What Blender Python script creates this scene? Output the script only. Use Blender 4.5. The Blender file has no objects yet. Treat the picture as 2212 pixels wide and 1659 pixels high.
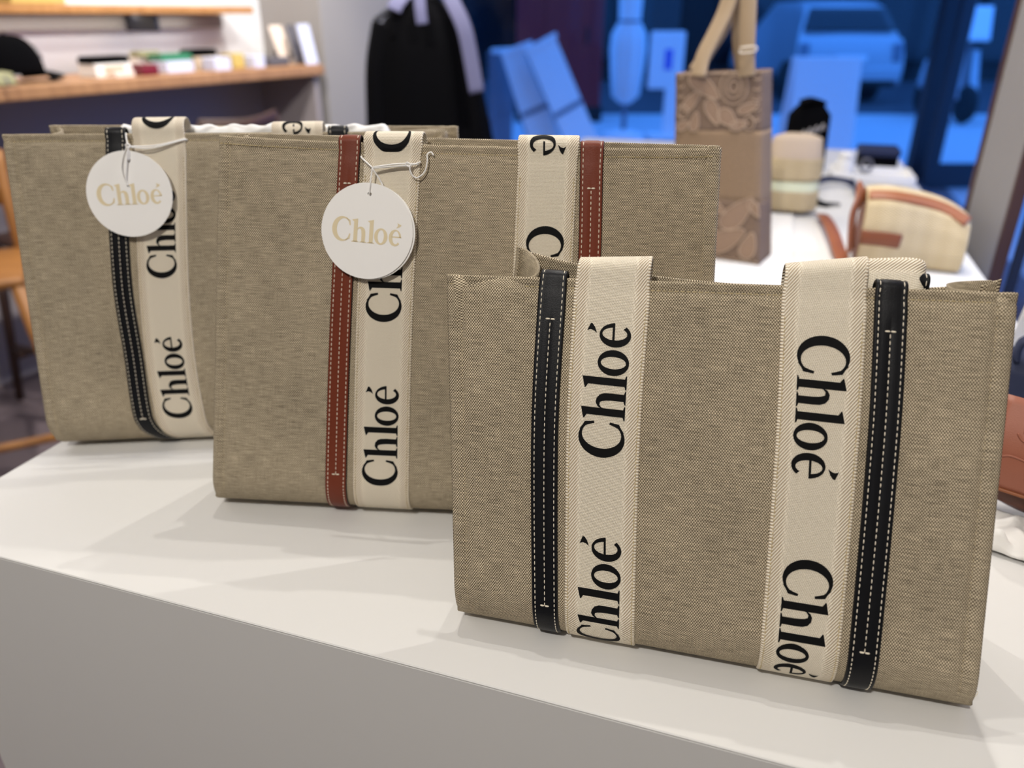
import bpy, bmesh, math, random
from mathutils import Vector as V, Matrix, noise as mnoise

random.seed(7)
sc = bpy.context.scene
C = sc.collection
ZT = 0.90                      # height of the display plinth's top above the floor
CAMZ = ZT + 0.43
PITCH = math.radians(25.6)
FPX = 1662.0

# ------------------------------------------------------------------ camera, sky, lights, exposure
cam_d = bpy.data.cameras.new('camera')
cam = bpy.data.objects.new('camera', cam_d)
C.objects.link(cam)
cam_d.sensor_width = 36.0
cam_d.lens = 36.0 * FPX / 2212.0
cam.location = (0, 0, CAMZ)
cam.rotation_euler = (math.pi / 2 - PITCH, 0, 0)
cam_d.clip_start = 0.02
cam_d.dof.use_dof = True
cam_d.dof.focus_distance = 0.585
cam_d.dof.aperture_fstop = 3.6
sc.camera = cam

world = bpy.data.worlds.new('dusk')
sc.world = world
world.use_nodes = True
wb = world.node_tree.nodes['Background']
wb.inputs[0].default_value = (0.055, 0.27, 1.0, 1)
wb.inputs[1].default_value = 2.1

sc.view_settings.view_transform = 'Standard'
sc.view_settings.look = 'None'
sc.view_settings.exposure = 0.0
sc.view_settings.gamma = 1.0
sc.view_settings.use_curve_mapping = False


def spot(x, y, z, tx, ty, tz, power, size=80, rad=0.02, col=(1, 0.95, 0.88), blend=0.4):
    d = bpy.data.lights.new('track_or_fill_spot', 'SPOT')
    d.energy = power
    d.spot_size = math.radians(size)
    d.spot_blend = blend
    d.shadow_soft_size = rad
    d.color = col
    o = bpy.data.objects.new('track_or_fill_spot', d)
    C.objects.link(o)
    o.location = (x, y, z)
    o.rotation_euler = (V((tx, ty, tz)) - V((x, y, z))).to_track_quat('-Z', 'Y').to_euler()
    return o


def area(x, y, z, sx, sy, power, col=(1, 0.93, 0.85), target=None):
    d = bpy.data.lights.new('fill_or_led', 'AREA')
    d.shape = 'RECTANGLE'
    d.size = sx
    d.size_y = sy
    d.energy = power
    d.color = col
    o = bpy.data.objects.new('fill_or_led', d)
    C.objects.link(o)
    o.location = (x, y, z)
    if target:
        o.rotation_euler = (V(target) - V((x, y, z))).to_track_quat('-Z', 'Y').to_euler()
    return o


CEIL = 3.0
for (x, y, p) in ((-0.14, 1.12, 26), (0.12, 1.25, 26), (0.44, 1.46, 30)):
    spot(x, y, CEIL - 0.12, x * 0.6 - 0.03, 0.62, ZT, p, 75, 0.008)
for (x, y, p) in ((-0.70, -0.95, 122), (0.25, -1.05, 118), (1.15, -0.85, 104)):
    spot(x, y, CEIL - 0.12, x * 0.4, 0.60, ZT + 0.1, p, 80, 0.06)
spot(0.6, 1.6, CEIL - 0.12, -1.3, 3.3, 0.55, 170, 50, 0.06)  # unseen warm fill spot, added to brighten the counter front
spot(2.0, 1.05, CEIL - 0.35, -0.1, 0.72, ZT, 75, 55, 0.012)
area(0.2, -0.9, CEIL - 0.05, 1.6, 1.2, 16)  # unseen soft fill, added overhead for the bag fronts
spot(-0.75, 1.9, CEIL - 0.12, -1.55, 3.1, CAMZ - 0.2, 150, 85, 0.06)  # unseen spot added to brighten the left wall and counter
spot(-0.1, 3.0, CEIL - 0.12, -1.0, 4.1, CAMZ - 0.2, 130, 80, 0.06)  # likewise added, brightens the far end of the counter
area(-2.2, 1.3, CEIL - 0.05, 1.2, 1.2, 12)  # added fill out of view, lifts the floor and chair at the left
area(-0.4, 3.6, CEIL - 0.05, 1.6, 1.6, 40)  # added fill out of view, warms the back left of the room
spot(0.55, 2.1, CEIL - 0.12, 0.75, 1.6, ZT, 44, 80, 0.03)
spot(0.35, 0.9, CEIL - 0.12, 1.1, 1.75, ZT + 0.3, 70, 60, 0.03)  # unseen spot added to brighten the grey pier


# ------------------------------------------------------------------ helpers
def ray(u, v):
    a = (u - 1106.0) / FPX
    b = (v - 829.5) / FPX
    return V((a, math.cos(PITCH) - b * math.sin(PITCH), -math.sin(PITCH) - b * math.cos(PITCH)))


def on(u, v, z=ZT):            # world point at height z seen at pixel (u, v)
    d = ray(u, v)
    return V((0, 0, CAMZ)) + d * ((z - CAMZ) / d.z)


def at(u, v, Y):               # world point at depth Y seen at pixel (u, v)
    d = ray(u, v)
    return V((0, 0, CAMZ)) + d * (Y / d.y)


def lerp(a, b, t):
    return a + (b - a) * t


def s2l(c):
    return tuple(((x / 255.0) / 12.92 if x / 255.0 <= 0.04045 else ((x / 255.0 + 0.055) / 1.055) ** 2.4) for x in c)


def mat(name, rgb, rough=0.6, metal=0.0, var=0.0, vscale=30.0, bump=0.0, bscale=200.0, spec=0.5, coat=0.0, sheen=0.0, emit=None):
    m = bpy.data.materials.new(name)
    m.use_nodes = True
    nt = m.node_tree
    b = nt.nodes['Principled BSDF']
    c = s2l(rgb)
    b.inputs['Base Color'].default_value = (*c, 1)
    b.inputs['Roughness'].default_value = rough
    b.inputs['Metallic'].default_value = metal
    b.inputs['Specular IOR Level'].default_value = spec
    b.inputs['Coat Weight'].default_value = coat
    b.inputs['Sheen Weight'].default_value = sheen
    if emit:
        b.inputs['Emission Color'].default_value = (*s2l(rgb), 1)
        b.inputs['Emission Strength'].default_value = emit
    tc = nt.nodes.new('ShaderNodeTexCoord')
    n = nt.nodes.new('ShaderNodeTexNoise')
    n.inputs['Scale'].default_value = vscale
    n.inputs['Detail'].default_value = 3
    nt.links.new(tc.outputs['Object'], n.inputs['Vector'])
    mr = nt.nodes.new('ShaderNodeMapRange')
    v = max(var, 0.02)
    mr.inputs[3].default_value = 1 - v
    mr.inputs[4].default_value = 1 + v
    nt.links.new(n.outputs['Fac'], mr.inputs[0])
    mx = nt.nodes.new('ShaderNodeMix')
    mx.data_type = 'RGBA'
    mx.blend_type = 'MULTIPLY'
    mx.inputs[0].default_value = 1
    mx.inputs[6].default_value = (*c, 1)
    nt.links.new(mr.outputs[0], mx.inputs[7])
    nt.links.new(mx.outputs[2], b.inputs['Base Color'])
    if bump:
        n2 = nt.nodes.new('ShaderNodeTexNoise')
        n2.inputs['Scale'].default_value = bscale
        n2.inputs['Detail'].default_value = 4
        nt.links.new(tc.outputs['Object'], n2.inputs['Vector'])
        bp = nt.nodes.new('ShaderNodeBump')
        bp.inputs['Strength'].default_value = bump
        bp.inputs['Distance'].default_value = 0.001
        nt.links.new(n2.outputs['Fac'], bp.inputs['Height'])
        nt.links.new(bp.outputs[0], b.inputs['Normal'])
    return m


class NT:                      # tiny node-math helper
    def __init__(self, m):
        self.nt = m.node_tree

    def m(self, op, a, b=None, c=None):
        n = self.nt.nodes.new('ShaderNodeMath')
        n.operation = op
        for i, x in enumerate((a, b, c)):
            if x is None:
                continue
            if isinstance(x, (int, float)):
                n.inputs[i].default_value = x
            else:
                self.nt.links.new(x, n.inputs[i])
        return n.outputs[0]

    def mix(self, f, a, b, mode='MIX'):
        n = self.nt.nodes.new('ShaderNodeMix')
        n.data_type = 'RGBA'
        n.blend_type = mode
        for i, x in ((0, f), (6, a), (7, b)):
            if isinstance(x, (int, float)):
                n.inputs[i].default_value = x
            elif isinstance(x, tuple):
                n.inputs[i].default_value = (*x, 1)
            else:
                self.nt.links.new(x, n.inputs[i])
        return n.outputs[2]

    def rng(self, x, a, b, c, d):
        n = self.nt.nodes.new('ShaderNodeMapRange')
        self.nt.links.new(x, n.inputs[0])
        for i, k in enumerate((a, b, c, d)):
            n.inputs[i + 1].default_value = k
        return n.outputs[0]

    def noise(self, vec, sx, sy, scale=1.0, detail=2.0):
        mp = self.nt.nodes.new('ShaderNodeMapping')
        mp.inputs['Scale'].default_value = (sx, sy, 1)
        self.nt.links.new(vec, mp.inputs['Vector'])
        n = self.nt.nodes.new('ShaderNodeTexNoise')
        n.inputs['Scale'].default_value = scale
        n.inputs['Detail'].default_value = detail
        self.nt.links.new(mp.outputs[0], n.inputs['Vector'])
        return n.outputs['Fac']

    def uv(self):
        n = self.nt.nodes.new('ShaderNodeTexCoord')
        s = self.nt.nodes.new('ShaderNodeSeparateXYZ')
        self.nt.links.new(n.outputs['UV'], s.inputs[0])
        return n.outputs['UV'], s.outputs[0], s.outputs[1]

    def bump(self, h, strength, dist):
        bp = self.nt.nodes.new('ShaderNodeBump')
        bp.inputs['Strength'].default_value = strength
        bp.inputs['Distance'].default_value = dist
        self.nt.links.new(h, bp.inputs['Height'])
        return bp.outputs[0]


def linen(name, dark, light, pu=0.00095, pv=0.0012):
    m = mat(name, light, 0.85, spec=0.2)
    b = m.node_tree.nodes['Principled BSDF']
    k = NT(m)
    uv, u, v = k.uv()
    wob = k.m('MULTIPLY', k.m('SUBTRACT', k.noise(uv, 40, 40), 0.5), 0.0016)
    v2 = k.m('ADD', v, wob)
    w = k.m('MULTIPLY', k.m('SINE', k.m('MULTIPLY', u, math.pi / pu)), k.m('SINE', k.m('MULTIPLY', v2, math.pi / pv)))
    f = k.rng(w, -0.5, 0.7, 0.0, 1.0)
    slub = k.noise(uv, 70, 1100, 1, 3)
    slubv = k.noise(uv, 1300, 60, 1, 2)
    cloud = k.noise(uv, 14, 14, 1, 3)
    col = k.mix(f, s2l(dark), s2l(light))
    sl = k.m('ADD', k.m('ADD', k.rng(slub, 0.3, 0.7, 0.66, 1.30), k.rng(slubv, 0.3, 0.7, -0.12, 0.12)), k.rng(cloud, 0.3, 0.7, -0.10, 0.10))
    col = k.mix(1.0, col, sl, 'MULTIPLY')
    k.nt.links.new(col, b.inputs['Base Color'])
    k.nt.links.new(k.bump(k.m('ADD', k.m('ABSOLUTE', w), k.m('MULTIPLY', slub, 0.5)), 0.55, 0.0005), b.inputs['Normal'])
    return m


def webbing_mat(name, half):
    m = mat(name, (250, 241, 222), 0.55, spec=0.3)
    b = m.node_tree.nodes['Principled BSDF']
    k = NT(m)
    uv, u, v = k.uv()
    au = k.m('ABSOLUTE', u)
    edge = k.rng(au, half * 0.55, half * 0.72, 0.0, 1.0)
    sel = k.rng(au, half * 0.93, half * 0.965, 0.0, 1.0)
    tw = k.m('SINE', k.m('MULTIPLY', k.m('SUBTRACT', v, k.m('MULTIPLY', u, 1.35)), 2 * math.pi / 0.0027))
    fine = k.m('SINE', k.m('MULTIPLY', k.m('SUBTRACT', v, k.m('MULTIPLY', u, 3.2)), 2 * math.pi / 0.0036))
    rib = k.m('SINE', k.m('MULTIPLY', v, 2 * math.pi / 0.0011))
    cen = k.m('MULTIPLY', k.m('ADD', fine, k.m('MULTIPLY', rib, 0.8)), 0.6)
    h = k.m('ADD', k.m('MULTIPLY', tw, edge), k.m('MULTIPLY', cen, k.m('SUBTRACT', 1.0, edge)))
    seln = k.m('SINE', k.m('MULTIPLY', v, 2 * math.pi / 0.0022))
    h = k.m('ADD', k.m('MULTIPLY', h, k.m('SUBTRACT', 1.0, sel)), k.m('MULTIPLY', seln, sel))
    f = k.rng(h, -1.0, 0.5, 0.0, 1.0)
    amp = k.mix(k.m('MULTIPLY', edge, 1.0), s2l((222, 207, 178)), s2l((188, 166, 134)))
    col = k.mix(f, amp, s2l((250, 241, 222)))
    k.nt.links.new(col, b.inputs['Base Color'])
    k.nt.links.new(k.bump(h, 0.7, 0.0005), b.inputs['Normal'])
    return m


def wood(name, c1, c2, rough=0.5, sx=4, sy=60):
    m = mat(name, c1, rough)
    b = m.node_tree.nodes['Principled BSDF']
    k = NT(m)
    tc = m.node_tree.nodes.new('ShaderNodeTexCoord')
    n = k.noise(tc.outputs['Object'], sx, sy, 1, 4)
    k.nt.links.new(k.mix(k.rng(n, 0.3, 0.7, 0, 1), s2l(c1), s2l(c2)), b.inputs['Base Color'])
    return m


def glass_mat():
    m = bpy.data.materials.new('glass')
    m.use_nodes = True
    nt = m.node_tree
    nt.nodes.clear()
    o = nt.nodes.new('ShaderNodeOutputMaterial')
    mx = nt.nodes.new('ShaderNodeMixShader')
    t = nt.nodes.new('ShaderNodeBsdfTransparent')
    g = nt.nodes.new('ShaderNodeBsdfGlossy')
    g.inputs['Roughness'].default_value = 0.0
    f = nt.nodes.new('ShaderNodeFresnel')
    f.inputs['IOR'].default_value = 1.3
    k_ = nt.nodes.new('ShaderNodeMath')
    k_.operation = 'MULTIPLY'
    k_.inputs[1].default_value = 0.35
    nt.links.new(f.outputs[0], k_.inputs[0])
    nt.links.new(k_.outputs[0], mx.inputs[0])
    nt.links.new(t.outputs[0], mx.inputs[1])
    nt.links.new(g.outputs[0], mx.inputs[2])
    nt.links.new(mx.outputs[0], o.inputs[0])
    return m


M = {
    'linen': linen('linen_canvas', (94, 81, 63), (224, 209, 180)),
    'leather_black': mat('black_leather', (12, 13, 17), 0.42, bump=0.2, bscale=1500, spec=0.22),
    'leather_brown': mat('brown_leather', (112, 50, 30), 0.45, spec=0.25, var=0.08, vscale=60, bump=0.25, bscale=1500),
    'edge_black': mat('edge_paint_black', (12, 12, 14), 0.5),
    'edge_brown': mat('edge_paint_dark', (42, 22, 20), 0.5),
    'thread': mat('thread_cream', (232, 222, 200), 0.7),
    'thread_linen': mat('thread_linen', (190, 172, 130), 0.7),
    'ink': mat('black_print', (10, 10, 11), 0.7, spec=0.15),
    'gold': mat('pale_gold_foil', (228, 212, 174), 0.45),
    'card': mat('white_card', (246, 244, 240), 0.6, bump=0.05, bscale=900),
    'string': mat('white_string', (236, 234, 230), 0.7),
    'tissue': mat('white_tissue', (236, 235, 232), 0.6, bump=0.1, bscale=60),
    'plinth': mat('white_laminate', (220, 219, 216), 0.45, var=0.012, vscale=3, bump=0.02, bscale=900, spec=0.3),
    'floor': mat('dark_floor', (112, 100, 104), 0.5, var=0.08, vscale=2),
    'wall_white': mat('white_wall_paint', (220, 222, 226), 0.8),
    'wall_grey': mat('grey_wall_paint', (150, 146, 143), 0.8),
    'wall_mid': mat('mid_grey_wall_paint', (122, 120, 126), 0.8),
    'wall_dark': mat('grey_panel_paint', (156, 148, 150), 0.8),
    'ceiling': mat('ceiling_paint', (200, 196, 190), 0.9),
    'frame': mat('dark_bronze_frame', (30, 32, 42), 0.5),
    'frame_brown': mat('brown_frame', (74, 46, 32), 0.5),
    'oak': wood('oak', (176, 132, 92), (150, 108, 74)),
    'oak_orange': wood('orange_oak', (196, 142, 84), (170, 118, 62)),
    'walnut': wood('dark_walnut', (70, 46, 36), (52, 34, 28)),
    'oak_stool': wood('honey_oak', (160, 108, 52), (132, 86, 40)),
    'black': mat('black_cloth', (5, 5, 7), 0.9, spec=0.06, bump=0.2, bscale=300),
    'lavender': mat('pale_lavender_cloth', (92, 92, 122), 0.85),
    'beige': mat('beige_cloth', (196, 176, 152), 0.85),
    'straw': None, 'lace': None,
    'tan': mat('tan_leather', (146, 84, 46), 0.45, var=0.1, vscale=40, bump=0.2, bscale=700),
    'tan_dark': mat('dark_tan_leather', (120, 62, 30), 0.45, var=0.1, vscale=40),
    'terracotta': mat('terracotta_leather', (154, 92, 70), 0.5, var=0.05, vscale=60, bump=0.25, bscale=1200),
    'chestnut': mat('chestnut_leather', (86, 44, 26), 0.4, bump=0.2, bscale=800),
    'cotton': mat('white_cotton', (236, 234, 230), 0.85, bump=0.15, bscale=1500),
    'navy': mat('navy_cloth', (24, 34, 66), 0.7),
    'maroon': mat('maroon_leather', (110, 18, 36), 0.5),
    'green': mat('green_leather', (44, 120, 84), 0.5),
    'khaki': mat('khaki_leather', (150, 148, 110), 0.6),
    'yellow': mat('yellow_leather', (196, 172, 96), 0.6),
    'grey': mat('grey_leather', (92, 90, 96), 0.6),
    'blue_white': mat('pale_blue_card', (206, 212, 236), 0.6),
    'pink_white': mat('pale_pink_paper', (228, 212, 200), 0.7),
    'lemon': mat('pale_lemon_cloth', (226, 230, 196), 0.8),
    'patch': mat('grey_embroidery', (150, 146, 148), 0.8),
    'pavement': mat('pavement', (196, 196, 200), 0.85, var=0.05, vscale=1),
    'asphalt': mat('dark_asphalt', (70, 70, 76), 0.9, var=0.08, vscale=3),
    'facade': mat('dark_facade', (26, 24, 26), 0.8, var=0.2, vscale=0.6),
    'burgundy': mat('burgundy_paint', (140, 22, 26), 0.6, var=0.1, vscale=1),
    'board': mat('white_board', (236, 240, 244), 0.6),
    'board_grey': mat('grey_board', (120, 128, 144), 0.6),
    'mark': mat('blue_mark', (90, 110, 220), 0.6),
    'car_paint': mat('silver_car_paint', (176, 180, 188), 0.3, coat=0.5),
    'car_glass': mat('dark_car_glass', (16, 18, 24), 0.1),
    'rubber': mat('black_rubber', (14, 14, 16), 0.8),
    'glass': glass_mat(),
}


def straw_mat():
    m = mat('woven_straw', (206, 180, 128), 0.75)
    b = m.node_tree.nodes['Principled BSDF']
    k = NT(m)
    uv, u, v = k.uv()
    w = k.m('MULTIPLY', k.m('SINE', k.m('MULTIPLY', u, math.pi / 0.004)), k.m('SINE', k.m('MULTIPLY', v, math.pi / 0.003)))
    band = k.m('SINE', k.m('MULTIPLY', u, 2 * math.pi / 0.03))
    f = k.m('ADD', k.rng(w, -0.6, 0.6, 0, 0.85), k.m('MULTIPLY', band, 0.05))
    k.nt.links.new(k.mix(f, s2l((176, 152, 108)), s2l((230, 212, 172))), b.inputs['Base Color'])
    k.nt.links.new(k.bump(w, 0.5, 0.0015), b.inputs['Normal'])
    return m


def lace_mat(name, base, lo):
    m = mat(name, base, 0.8, spec=0.2)
    b = m.node_tree.nodes['Principled BSDF']
    k = NT(m)
    uv, u, v = k.uv()
    rib = k.m('SINE', k.m('MULTIPLY', v, 2 * math.pi / 0.0035))
    n = k.noise(uv, 300, 300, 1, 3)
    f = k.m('ADD', k.rng(rib, -1, 1, 0.25, 0.75), k.rng(n, 0.3, 0.7, -0.3, 0.3))
    k.nt.links.new(k.mix(f, s2l(lo), s2l(base)), b.inputs['Base Color'])
    k.nt.links.new(k.bump(f, 0.3, 0.0006), b.inputs['Normal'])
    return m


M['straw'] = straw_mat()
M['lace'] = lace_mat('ribbed_taupe_ribbon', (150, 126, 100), (124, 102, 80))
M['lace_net'] = lace_mat('taupe_lace_net', (130, 108, 90), (106, 88, 74))
M['lace_cord'] = mat('lace_cord', (172, 148, 124), 0.8)
M['lace_leaf'] = mat('lace_leaf_fill', (142, 116, 94), 0.8, bump=0.2, bscale=800)


def link_mesh(name, verts, faces, m, parent=None, uvs=None, smooth=True, mats=None, fm=None):
    me = bpy.data.meshes.new(name)
    me.from_pydata([tuple(v) for v in verts], [], faces)
    for x in (mats or [m]):
        me.materials.append(x)
    if fm:
        me.polygons.foreach_set('material_index', fm)
    if smooth:
        me.polygons.foreach_set('use_smooth', [True] * len(me.polygons))
    if uvs:
        l = me.uv_layers.new(name='UVMap')
        for lp in me.loops:
            l.data[lp.index].uv = uvs[lp.vertex_index]
    me.update()
    o = bpy.data.objects.new(name, me)
    C.objects.link(o)
    attach(o, parent)
    return o


def attach(o, parent):
    if parent is not None:
        o.parent = parent
        o.matrix_parent_inverse = Matrix.Translation(-root_loc(parent))


def root_loc(o):
    l = V(o.location)
    while o.parent is not None:      # parts keep world coordinates: only the root Empty is displaced
        o = o.parent
        l = V((0, 0, 0))
    return l


def link_bm(name, bm, m, parent=None, smooth=False, mats=None):
    me = bpy.data.meshes.new(name)
    bm.normal_update()
    bm.to_mesh(me)
    bm.free()
    for x in (mats or [m]):
        me.materials.append(x)
    if smooth:
        me.polygons.foreach_set('use_smooth', [True] * len(me.polygons))
    o = bpy.data.objects.new(name, me)
    C.objects.link(o)
    attach(o, parent)
    return o


def thing(name, label, cat, loc, group=None):
    o = bpy.data.objects.new(name, None)
    o.empty_display_size = 0.03
    C.objects.link(o)
    o.location = loc
    return tag(o, label, cat, group)


def tag(o, label, cat, group=None):
    o['label'] = label
    o['category'] = cat
    if group:
        o['group'] = group
    return o


def structure(o):
    o['kind'] = 'structure'
    return o


def add_box(bm, c, size, rot=None, bevel=0.0, seg=2):
    r = bmesh.ops.create_cube(bm, size=1.0)
    vs = r['verts']
    bmesh.ops.scale(bm, vec=size, verts=vs)
    if bevel > 0:
        es = list({e for v in vs for e in v.link_edges})
        rb = bmesh.ops.bevel(bm, geom=es, offset=bevel, segments=seg, affect='EDGES', profile=0.5)
        vs = list({v for f in rb['faces'] for v in f.verts} | {v for v in vs if v.is_valid})
        # whole island of the new box
        seen = set(vs)
        st = list(vs)
        while st:
            x = st.pop()
            for e in x.link_edges:
                y = e.other_vert(x)
                if y not in seen:
                    seen.add(y)
                    st.append(y)
        vs = list(seen)
    mtx = Matrix.Translation(V(c)) @ (rot.to_4x4() if rot else Matrix.Identity(4))
    bmesh.ops.transform(bm, matrix=mtx, verts=vs)
    return vs


def box(name, c, size, m, parent=None, rot=None, bevel=0.004, seg=2):
    bm = bmesh.new()
    add_box(bm, c, size, rot, bevel, seg)
    return link_bm(name, bm, m, parent)


def rz(a):
    return Matrix.Rotation(a, 3, 'Z')


def tube_data(pts, r, n=8, closed=False, caps=True):
    pts = [V(p) for p in pts]
    N = len(pts)
    vs, fs = [], []
    prev = None
    for i, p in enumerate(pts):
        if closed:
            t = pts[(i + 1) % N] - pts[i - 1]
        else:
            t = pts[min(i + 1, N - 1)] - pts[max(i - 1, 0)]
        t = t.normalized() if t.length > 1e-9 else V((0, 0, 1))
        if prev is None:
            a = t.orthogonal().normalized()
        else:
            a = (prev - t * prev.dot(t))
            a = a.normalized() if a.length > 1e-6 else t.orthogonal().normalized()
        prev = a
        b = t.cross(a)
        rr = r[i] if isinstance(r, (list, tuple)) else r
        for k in range(n):
            an = 2 * math.pi * k / n
            vs.append(p + (a * math.cos(an) + b * math.sin(an)) * rr)
    rng_ = N if closed else N - 1
    for i in range(rng_):
        j = (i + 1) % N
        for k in range(n):
            k2 = (k + 1) % n
            fs.append((i * n + k, i * n + k2, j * n + k2, j * n + k))
    if not closed and caps:
        fs.append(tuple(range(n))[::-1])
        fs.append(tuple((N - 1) * n + k for k in range(n)))
    return vs, fs


def tube(name, pts, r, m, parent=None, n=8, closed=False):
    vs, fs = tube_data(pts, r, n, closed)
    return link_mesh(name, vs, fs, m, parent)


def smooth_pts(pts, sub=6, closed=False):
    pts = [V(p) for p in pts]
    out = []
    n = len(pts)
    for i in range(n if closed else n - 1):
        if closed:
            p0, p1, p2, p3 = pts[i - 1], pts[i], pts[(i + 1) % n], pts[(i + 2) % n]
        else:
            p0, p1, p2, p3 = pts[max(i - 1, 0)], pts[i], pts[i + 1], pts[min(i + 2, n - 1)]
        for k in range(sub):
            t = k / sub
            out.append(0.5 * ((2 * p1) + (p2 - p0) * t + (2 * p0 - 5 * p1 + 4 * p2 - p3) * t * t + (3 * p1 - p0 - 3 * p2 + p3) * t ** 3))
    if not closed:
        out.append(pts[-1])
    return out


def lathe(prof, n=20, cx=V((0, 0, 0))):
    vs, fs = [], []
    for (r, z) in prof:
        for k in range(n):
            a = 2 * math.pi * k / n
            vs.append(cx + V((r * math.cos(a), r * math.sin(a), z)))
    for i in range(len(prof) - 1):
        for k in range(n):
            k2 = (k + 1) % n
            fs.append((i * n + k, i * n + k2, (i + 1) * n + k2, (i + 1) * n + k))
    fs.append(tuple(range(n))[::-1])
    fs.append(tuple((len(prof) - 1) * n + k for k in range(n)))
    return vs, fs


def grid_faces(nu, nv, off=0):
    return [(off + j * nu + i, off + j * nu + i + 1, off + (j + 1) * nu + i + 1, off + (j + 1) * nu + i)
            for j in range(nv - 1) for i in range(nu - 1)]


def sheet(name, fn, nu, nv, m, parent=None, thick=0.0, offset=-1, uvscale=(1, 1), flip=False):
    vs, uvs = [], []
    for j in range(nv):
        for i in range(nu):
            a, b = i / (nu - 1), j / (nv - 1)
            vs.append(fn(a, b))
            uvs.append((a * uvscale[0], b * uvscale[1]))
    fs = grid_faces(nu, nv)
    if flip:
        fs = [f[::-1] for f in fs]
    o = link_mesh(name, vs, fs, m, parent, uvs)
    if thick:
        md = o.modifiers.new('thickness', 'SOLIDIFY')
        md.thickness = thick
        md.offset = offset
    return o


# ------------------------------------------------------------------ letters (drawn as quad strips, cap height 1)
def ring_strip(c, ro, ci, ri, a0, a1, n, tilt=0.0):
    out = []
    for k in range(n + 1):
        a = math.radians(a0 + (a1 - a0) * k / n)
        out.append(((c[0] + ro[0] * math.cos(a), c[1] + ro[1] * math.sin(a)),
                    (ci[0] + ri[0] * math.cos(a - tilt), ci[1] + ri[1] * math.sin(a - tilt))))
    return out


def vstem(x0, x1, y0, y1, n=10):
    return [((x0, lerp(y0, y1, k / n)), (x1, lerp(y0, y1, k / n))) for k in range(n + 1)]


def foot(x0, x1, s=0.075):
    return [((x0 - s, 0.0), (x0 - s, 0.022)), ((x0 - 0.01, 0.0), (x0 - 0.01, 0.045)), ((x1 + 0.01, 0.0), (x1 + 0.01, 0.045)), ((x1 + s, 0.0), (x1 + s, 0.022))]


def glyph_C():
    st = [ring_strip((0.44, 0.5), (0.44, 0.52), (0.515, 0.5), (0.31, 0.44), 50, 310, 44)]
    for sy in (1, -1):
        f = lambda y: 0.5 + sy * (y - 0.5)
        st.append([((0.60, f(1.0)), (0.60, f(0.955))), ((0.70, f(0.93)), (0.69, f(0.87))), ((0.785, f(0.885)), (0.725, f(0.79))), ((0.815, f(0.68)), (0.765, f(0.665)))])
    return st


def glyph_stem(x, h):
    return [vstem(x, x + 0.17, 0, h - 0.03, 12), [((x - 0.085, h - 0.055), (x - 0.085, h - 0.075)), ((x, h - 0.035), (x, h - 0.13))],
            [((x, h - 0.03), (x, h - 0.035)), ((x + 0.17, h - 0.03), (x + 0.17, h + 0.005))], foot(x, x + 0.17)]


def glyph_h():
    st = glyph_stem(0.075, 0.98)
    st.append([((0.235, 0.54), (0.235, 0.45)), ((0.275, 0.615), (0.255, 0.53)), ((0.36, 0.66), (0.315, 0.575)), ((0.46, 0.645), (0.375, 0.565)),
               ((0.545, 0.58), (0.405, 0.51)), ((0.585, 0.48), (0.418, 0.43)), ((0.595, 0.32), (0.43, 0.32)), ((0.59, 0.16), (0.43, 0.16)), ((0.59, 0.0), (0.43, 0.0))])
    st.append(foot(0.43, 0.59))
    return st


def glyph_o():
    return [ring_strip((0.29, 0.325), (0.29, 0.345), (0.29, 0.325), (0.137, 0.274), 0, 360, 44, 0.12)]


def glyph_e():
    st = [ring_strip((0.27, 0.325), (0.27, 0.345), (0.30, 0.338), (0.143, 0.27), 3, 318, 40)]
    st.append([((0.11, 0.335), (0.11, 0.385)), ((0.25, 0.337), (0.25, 0.387)), ((0.40, 0.34), (0.40, 0.39)), ((0.54, 0.343), (0.54, 0.393))])
    st.append([((0.295, 0.735), (0.31, 0.735)), ((0.345, 0.80), (0.42, 0.775)), ((0.365, 0.87), (0.495, 0.83)), ((0.335, 0.945), (0.51, 0.875))])
    return st


def word():
    out = []
    for gl, x in ((glyph_C(), 0.0), (glyph_h(), 0.875), (glyph_stem(0.075, 0.98), 1.565), (glyph_o(), 1.86), (glyph_e(), 2.50)):
        for st in gl:
            out.append([((a[0] + x, a[1]), (b[0] + x, b[1])) for a, b in st])
    return out


WORD = word()


def word_mesh(name, fn, m, parent, hide=None):
    vs, fs = [], []
    for st in WORD:
        b = len(vs)
        nx = 3
        for (p, q) in st:
            for k in range(nx):
                t = k / (nx - 1)
                vs.append(fn(lerp(p[0], q[0], t), lerp(p[1], q[1], t)))
        fs += grid_faces(nx, len(st), b)
    return link_mesh(name, vs, fs, m, parent, smooth=False)


# ------------------------------------------------------------------ setting
E1 = V((0.949, -0.316, 0)).normalized()
E2 = V((0.316, 0.949, 0)).normalized()
ANG = math.atan2(E1.y, E1.x)
ROT = rz(ANG)

def slab(name, pts, z0, z1, m):
    n = len(pts)
    vs_ = [(x, y, z0) for x, y in pts] + [(x, y, z1) for x, y in pts]
    fs_ = [tuple(range(n))[::-1], tuple(range(n, 2 * n))] + [(k, (k + 1) % n, n + (k + 1) % n, n + k) for k in range(n)]
    return structure(link_mesh(name, vs_, fs_, m, smooth=False))


def e1line(e, y):                        # x on the line E1 = e at depth y
    return (e - E1.y * y) / E1.x


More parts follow.
